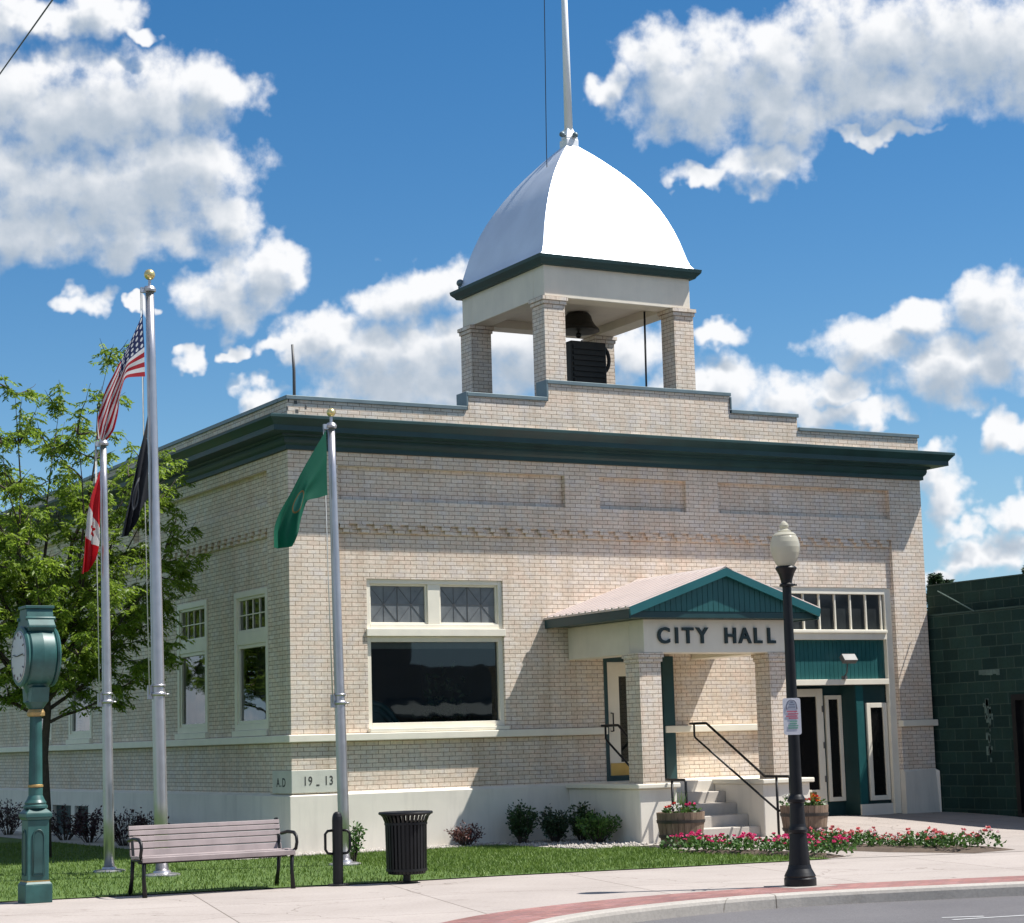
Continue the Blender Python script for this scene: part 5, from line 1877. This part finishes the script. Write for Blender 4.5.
flower_plant((7.18, -3.52, 0.48), 0.18, 0.18, 'petal_orange', 90, 6, 'orange and red flowers in the barrel planter before the shop door', 'flower', None, extra=[('petal_red', 6)])
flower_plant((6.86, -3.42, 0.48), 0.16, 0.22, 'petal_white', 60, 12, 'white flowers in the barrel planter before the shop door, behind the lamp post', 'flower', None)
# tall spiky leaves in the left barrel
spk = thing('spike_plant', 'pale upright blades of a spike plant in the barrel against the porch wall', 'plant', (4.85, -3.36, 0.47))
v, f = leaf_cloud(np.tile([[4.85, -3.36, 0.47]], (16, 1)) + rng.normal(0, 0.015, (16, 3)), np.stack([rng.normal(0, 0.35, 16), rng.normal(0, 0.35, 16), np.ones(16)], 1), 0.32, 0.022, 0.5)
leafmat('leaf_pale', (0.10, 0.19, 0.05), (0.22, 0.32, 0.12), 0.3, 9.0)
np_mesh('blades', v, f, 'leaf_pale', spk)

leafmat('leaf_red', (0.055, 0.016, 0.016), (0.15, 0.055, 0.040), 0.2, 9.0)
leafmat('leaf_purple', (0.030, 0.012, 0.018), (0.075, 0.030, 0.035), 0.2, 9.0)
leafmat('leaf_shrub', (0.018, 0.050, 0.012), (0.055, 0.115, 0.030), 0.2, 9.0)
leafmat('leaf_conifer', (0.020, 0.045, 0.018), (0.045, 0.085, 0.035), 0.1, 9.0)
leafmat('leaf_light', (0.040, 0.105, 0.018), (0.11, 0.22, 0.04), 0.3, 9.0)
paint('bark', (0.055, 0.042, 0.032), 0.9, 0.3, 14.0, bmp=0.6)


def shrub(loc, r, h, leaf, label, nst=26, nl=900, ll=0.05, spread=0.9, name='shrub'):
    o = thing(name, label, 'shrub', loc)
    c = np.array(loc)
    sm = MB()
    P_, D_ = [], []
    for k in range(nst):
        th = rng.uniform(0, 2 * np.pi)
        rr = spread * r * math.sqrt(rng.uniform(0.03, 1))
        tip = c + np.array([rr * math.cos(th), rr * math.sin(th), h * rng.uniform(0.72, 1.08) * (1 - 0.35 * (rr / r) ** 2)])
        b0 = c + np.array([rr * 0.22 * math.cos(th), rr * 0.22 * math.sin(th), 0.0])
        mid = (b0 + tip) / 2 + np.array([0.15 * rr * math.cos(th), 0.15 * rr * math.sin(th), 0.05])
        sm.tube([b0, mid, tip], [0.008, 0.006, 0.002], 4, False)
        m_ = nl // nst
        s = rng.uniform(0.22, 1.0, m_)[:, None]
        q = (1 - s) ** 2 * b0 + 2 * s * (1 - s) * mid + s ** 2 * tip
        P_.append(q + rng.normal(0, 0.03, (m_, 3)))
        D_.append(rng.normal(0, 1, (m_, 3)) + np.array([math.cos(th), math.sin(th), 0.7]))
    sm.build('stems', 'bark', o)
    v, f = leaf_cloud(np.concatenate(P_), np.concatenate(D_), ll, ll * 0.5, 0.3)
    v[:, 2] = np.maximum(v[:, 2], loc[2])
    np_mesh('foliage', v, f, leaf, o)
    return o


shrub((2.72, -0.48, 0.02), 0.30, 0.34, 'leaf_red', 'low reddish barberry shrub under the big front window', 24, 700, 0.045)
shrub((3.72, -0.50, 0.02), 0.28, 0.62, 'leaf_shrub', 'taller dark green rounded shrub, standing next to the low reddish one', 34, 1500, 0.055)
shrub((4.18, -0.75, 0.02), 0.26, 0.55, 'leaf_conifer', 'dark bushy upright shrub in the middle between porch base and front window', 34, 1500, 0.055)
shrub((4.62, -0.85, 0.02), 0.24, 0.62, 'leaf_shrub', 'dark rounded shrub in the angle of the porch base', 34, 1400, 0.055)
shrub((4.50, -1.55, 0.02), 0.36, 0.48, 'leaf_light', 'bright green feathery shrub beside the porch base', 34, 1400, 0.06)
shrub((-0.30, -2.86, 0.02), 0.16, 0.62, 'leaf_light', 'small yellowish green shrub behind the pole with the green flag', 12, 300, 0.06)
for i, (yy, hh) in enumerate(((13.14, 0.72), (9.19, 0.66), (7.65, 0.58), (5.66, 0.62), (4.35, 0.60))):
    shrub((-0.75, yy, 0.02), 0.50 if i < 4 else 0.36, hh, 'leaf_purple',
          ['dark purple arching shrub by the side wall, farthest back beside the clock', 'dark purple arching shrub in front of the basement windows', 'lowest dark purple shrub, between the clock and the flagpole without a ball',
           'dark purple shrub on the side wall between the two flagpoles of the lawn', 'dark purple shrub on the side wall behind the bench end'][i], 26, 800, 0.06)

ipc = np.array((3.05, 0.85, 1.28))
n_ = 500
P_ = ipc + np.stack([rng.normal(0, 0.20, n_), rng.normal(0, 0.16, n_), np.abs(rng.normal(0.62, 0.40, n_))], 1)
v, f = leaf_cloud(P_, rng.normal(0, 1, (n_, 3)), 0.16, 0.06, 0.4)
np_mesh('foliage', v, f, 'leaf_conifer', bpy.data.objects['indoor_plant'])

# ---------------- street tree on the lawn
leafmat('leaf_tree', (0.12, 0.21, 0.018), (0.30, 0.41, 0.05), 0.6, 2.2, 0.45)
TB = np.array([-3.0, 2.8, 0.0])
tree = thing('tree', 'young leafy street tree with open tiered crown on the lawn beside the side wall', 'tree', tuple(TB))
tk = MB()
trunk_pts = [TB + np.array(q) for q in ((0, 0, 0), (0.02, 0, 0.8), (-0.02, 0.02, 1.6), (0.03, 0, 2.3), (0.0, 0.05, 3.0))]
tk.tube([tuple(q) for q in trunk_pts], [0.105, 0.072, 0.066, 0.06, 0.055], 12)
TP, TD = [], []


def branch(p0, p1, r0, level, up=0.25):
    p0, p1 = np.array(p0), np.array(p1)
    L = np.linalg.norm(p1 - p0)
    mid = (p0 + p1) / 2 + np.array([0, 0, -up * L * 0.4]) + rng.normal(0, 0.05 * L, 3)
    s = np.linspace(0, 1, 8)[:, None]
    pts = (1 - s) ** 2 * p0 + 2 * s * (1 - s) * mid + s ** 2 * p1
    pts[1:-1] += rng.normal(0, 0.012 * L, (6, 3))
    tk.tube([tuple(q) for q in pts], [max(0.003, r0 * (1 - 0.97 * i / 7)) for i in range(8)], 6, False)
    if level == 0:
        n = int(6 + L * 3.9)
        for k in range(n):
            f = 1.0 if k < 3 else rng.uniform(0.32, 1.0)
            q = pts[min(7, int(f * 7))]
            d = rng.normal(0, 1, 3)
            d[2] = rng.normal(0.02, 0.25)
            d += (p1 - p0) / L * 0.9
            d /= np.linalg.norm(d)
            branch(q, q + d * rng.uniform(0.35, 0.85), r0 * 0.3 + 0.004, 1, 0.15)
    else:
        # compound drooping leaves along the twig
        n = 5 + int(L * 9)
        for k in range(n):
            f = rng.uniform(0.25, 1.0)
            q = pts[min(7, int(f * 7))]
            d = (p1 - p0) / L * 0.5 + rng.normal(0, 0.55, 3)
            d[2] = -0.25 + rng.normal(0, 0.25)
            d /= np.linalg.norm(d)
            LL = rng.uniform(0.14, 0.26)
            side = np.cross(d, [0, 0, 1.0])
            side /= np.linalg.norm(side) + 1e-9
            for j in range(7):
                t_ = (j + 0.6) / 7
                b0 = q + d * LL * t_ + np.array([0, 0, -0.05 * t_ * t_])
                for sg_ in (-1, 1):
                    TP.append(b0)
                    TD.append(side * sg_ + d * 0.6 + np.array([0, 0, -0.45]) + rng.normal(0, 0.2, 3))
            TP.append(q + d * LL)
            TD.append(d + np.array([0, 0, -0.4]))


limbs = []
for (dx, dy, z1, z0) in ((0.95, -0.2, 7.9, 3.0), (0.35, 0.5, 7.2, 3.0), (-0.6, -0.3, 7.3, 3.0), (-1.2, 0.3, 6.8, 2.9), (1.7, -0.5, 6.2, 2.9), (-1.9, -0.6, 5.9, 2.8), (0.9, -1.4, 5.9, 2.8), (-0.3, 1.6, 6.0, 2.8),
                         (2.2, -0.6, 4.9, 2.6), (1.7, -1.5, 4.4, 2.5), (-2.2, 0.4, 4.6, 2.5), (-0.8, -1.9, 4.8, 2.5), (0.6, -2.0, 4.0, 2.4), (2.2, 0.3, 3.9, 2.3), (-1.8, -1.2, 3.8, 2.3), (1.9, -0.3, 5.6, 2.8),
                         (-2.5, -0.4, 3.3, 2.2), (0.4, 1.8, 4.3, 2.5), (2.0, -1.0, 3.05, 2.1), (1.1, -1.2, 2.75, 2.0), (-1.1, -1.3, 2.8, 2.0), (-2.2, 1.0, 5.3, 2.6), (-1.7, 0.9, 3.4, 2.2), (0.2, -1.0, 6.6, 3.0), (-1.0, -1.0, 6.4, 2.9), (2.45, -0.1, 4.5, 2.5), (1.2, -1.0, 2.35, 1.9)):
    z0 = min(z0, 2.95)
    if z1 < 2.9:
        continue
    if z1 < 5:
        dx, dy = dx * 0.84, dy * 0.70
    elif dx > 1.5:
        dx *= 0.9
    p0 = TB + np.array([0, 0, z0])
    branch(p0, TB + np.array([dx, dy, z1]), 0.026 + 0.005 * (z1 - 2), 0, 0.28)
tk.build('trunk', 'bark', tree)
TP, TD = np.array(TP), np.array(TD)
keep = TP[:, 0] < -0.12
v, f = leaf_cloud(TP[keep], TD[keep], 0.088, 0.030, 0.6)
np_mesh('crown', v, f, 'leaf_tree', tree)
tree_2 = dup(tree, (-12.2, 31.0, -0.1), 1.1, 1.35, 'leafy street tree farther down the side street, mirrored in the side windows')
tree_3 = dup(tree, (-15.6, 36.0, -0.1), 2.6, 1.5, 'broad leafy tree beyond the side street, mirrored in the side windows')
tree_4 = dup(tree, (-9.6, 38.0, -0.1), 4.0, 1.45, 'leafy tree behind the others on the side street, mirrored in the side windows')

# ---------------- far conifers beyond the green block building
def conifer(x, y, h, r, label):
    o = thing('pine_tree', label, 'tree', (x, y, -0.4))
    MB().tube([(x, y, -0.4), (x, y, h * 0.6), (x, y, h)], [0.25, 0.14, 0.03], 6).build('trunk', 'bark', o)
    n = 5200
    z = h * (0.12 + 0.88 * rng.uniform(0, 1, n) ** 0.9)
    lay = 0.75 + 0.25 * np.sin(z * 5.0 + rng.uniform(0, 1.0, n))
    rr = r * (1 - z / h) ** 0.85 * lay * np.sqrt(rng.uniform(0.05, 1, n)) + 0.05
    th = rng.uniform(0, 2 * np.pi, n)
    P_ = np.stack([x + rr * np.cos(th), y + rr * np.sin(th), z - 0.25 * rr], 1)
    D_ = np.stack([np.cos(th), np.sin(th), rng.uniform(-0.5, 0.4, n)], 1)
    v, f = leaf_cloud(P_, D_, 0.42, 0.14, 0.4)
    np_mesh('crown', v, f, 'leaf_conifer', o)


conifer(74.6, 71.0, 11.5, 2.2, 'far dark conifer whose tall tip shows beside the city hall corner')
conifer(76.1, 71.6, 11.2, 2.3, 'far dark conifer, next taller companion of the one beside the city hall corner')
conifer(73.4, 72.6, 9.6, 2.4, 'far dark conifer, shortest, half hidden by the city hall corner')
conifer(80.4, 68.6, 11.9, 2.3, 'far dark conifer standing apart above the green block wall')

# ---------------- overhead wire at the upper left
wr = MB()
A, B_ = Vector((-6.22, -6.24, 9.52)), Vector((-6.66, -9.84, 9.12))
dw = (B_ - A)
wr.tube([tuple(A + dw * s) for s in (-9, -6, -2, 0, 1, 3, 6, 9)], 0.009, 5)
tag(wr.build('overhead_wire', 'black_metal'), 'thin dark overhead wire crossing the sky above the tree', 'wire')

# ================================================================ the row of shops across the street (mirrored in the front window)
paint('stucco_grey', (0.34, 0.34, 0.31), 0.85, 0.12, 1.0, grime=0.2)
paint('awning_grey', (0.20, 0.24, 0.23), 0.8, 0.1, 2.0)
row = thing('shop_row', 'low grey stucco shop row across the street, mirrored in the big front window', 'building', (20, -50, -0.1))
wl_ = MB()
wl_.box(-30, 70, -58, -48, -0.3, 5.0)
wl_.box(2, 26, -57.9, -48.05, 5.001, 6.1)
wl_.build('wall', 'stucco_grey', row)
for k in range(9):
    xa = -26 + 10.2 * k
    MB().box(xa, xa + 6.4, -48.0, -47.94, 0.5, 2.7).build('window', 'pane_black', row)
    aw = MB().poly([(xa - 0.4, -47.93, 3.5), (xa - 0.4, -46.6, 2.9), (xa - 0.4, -46.6, 2.8), (xa - 0.4, -47.93, 2.85)], (7.2, 0, 0))
    aw.build('awning', 'awning_grey', row)
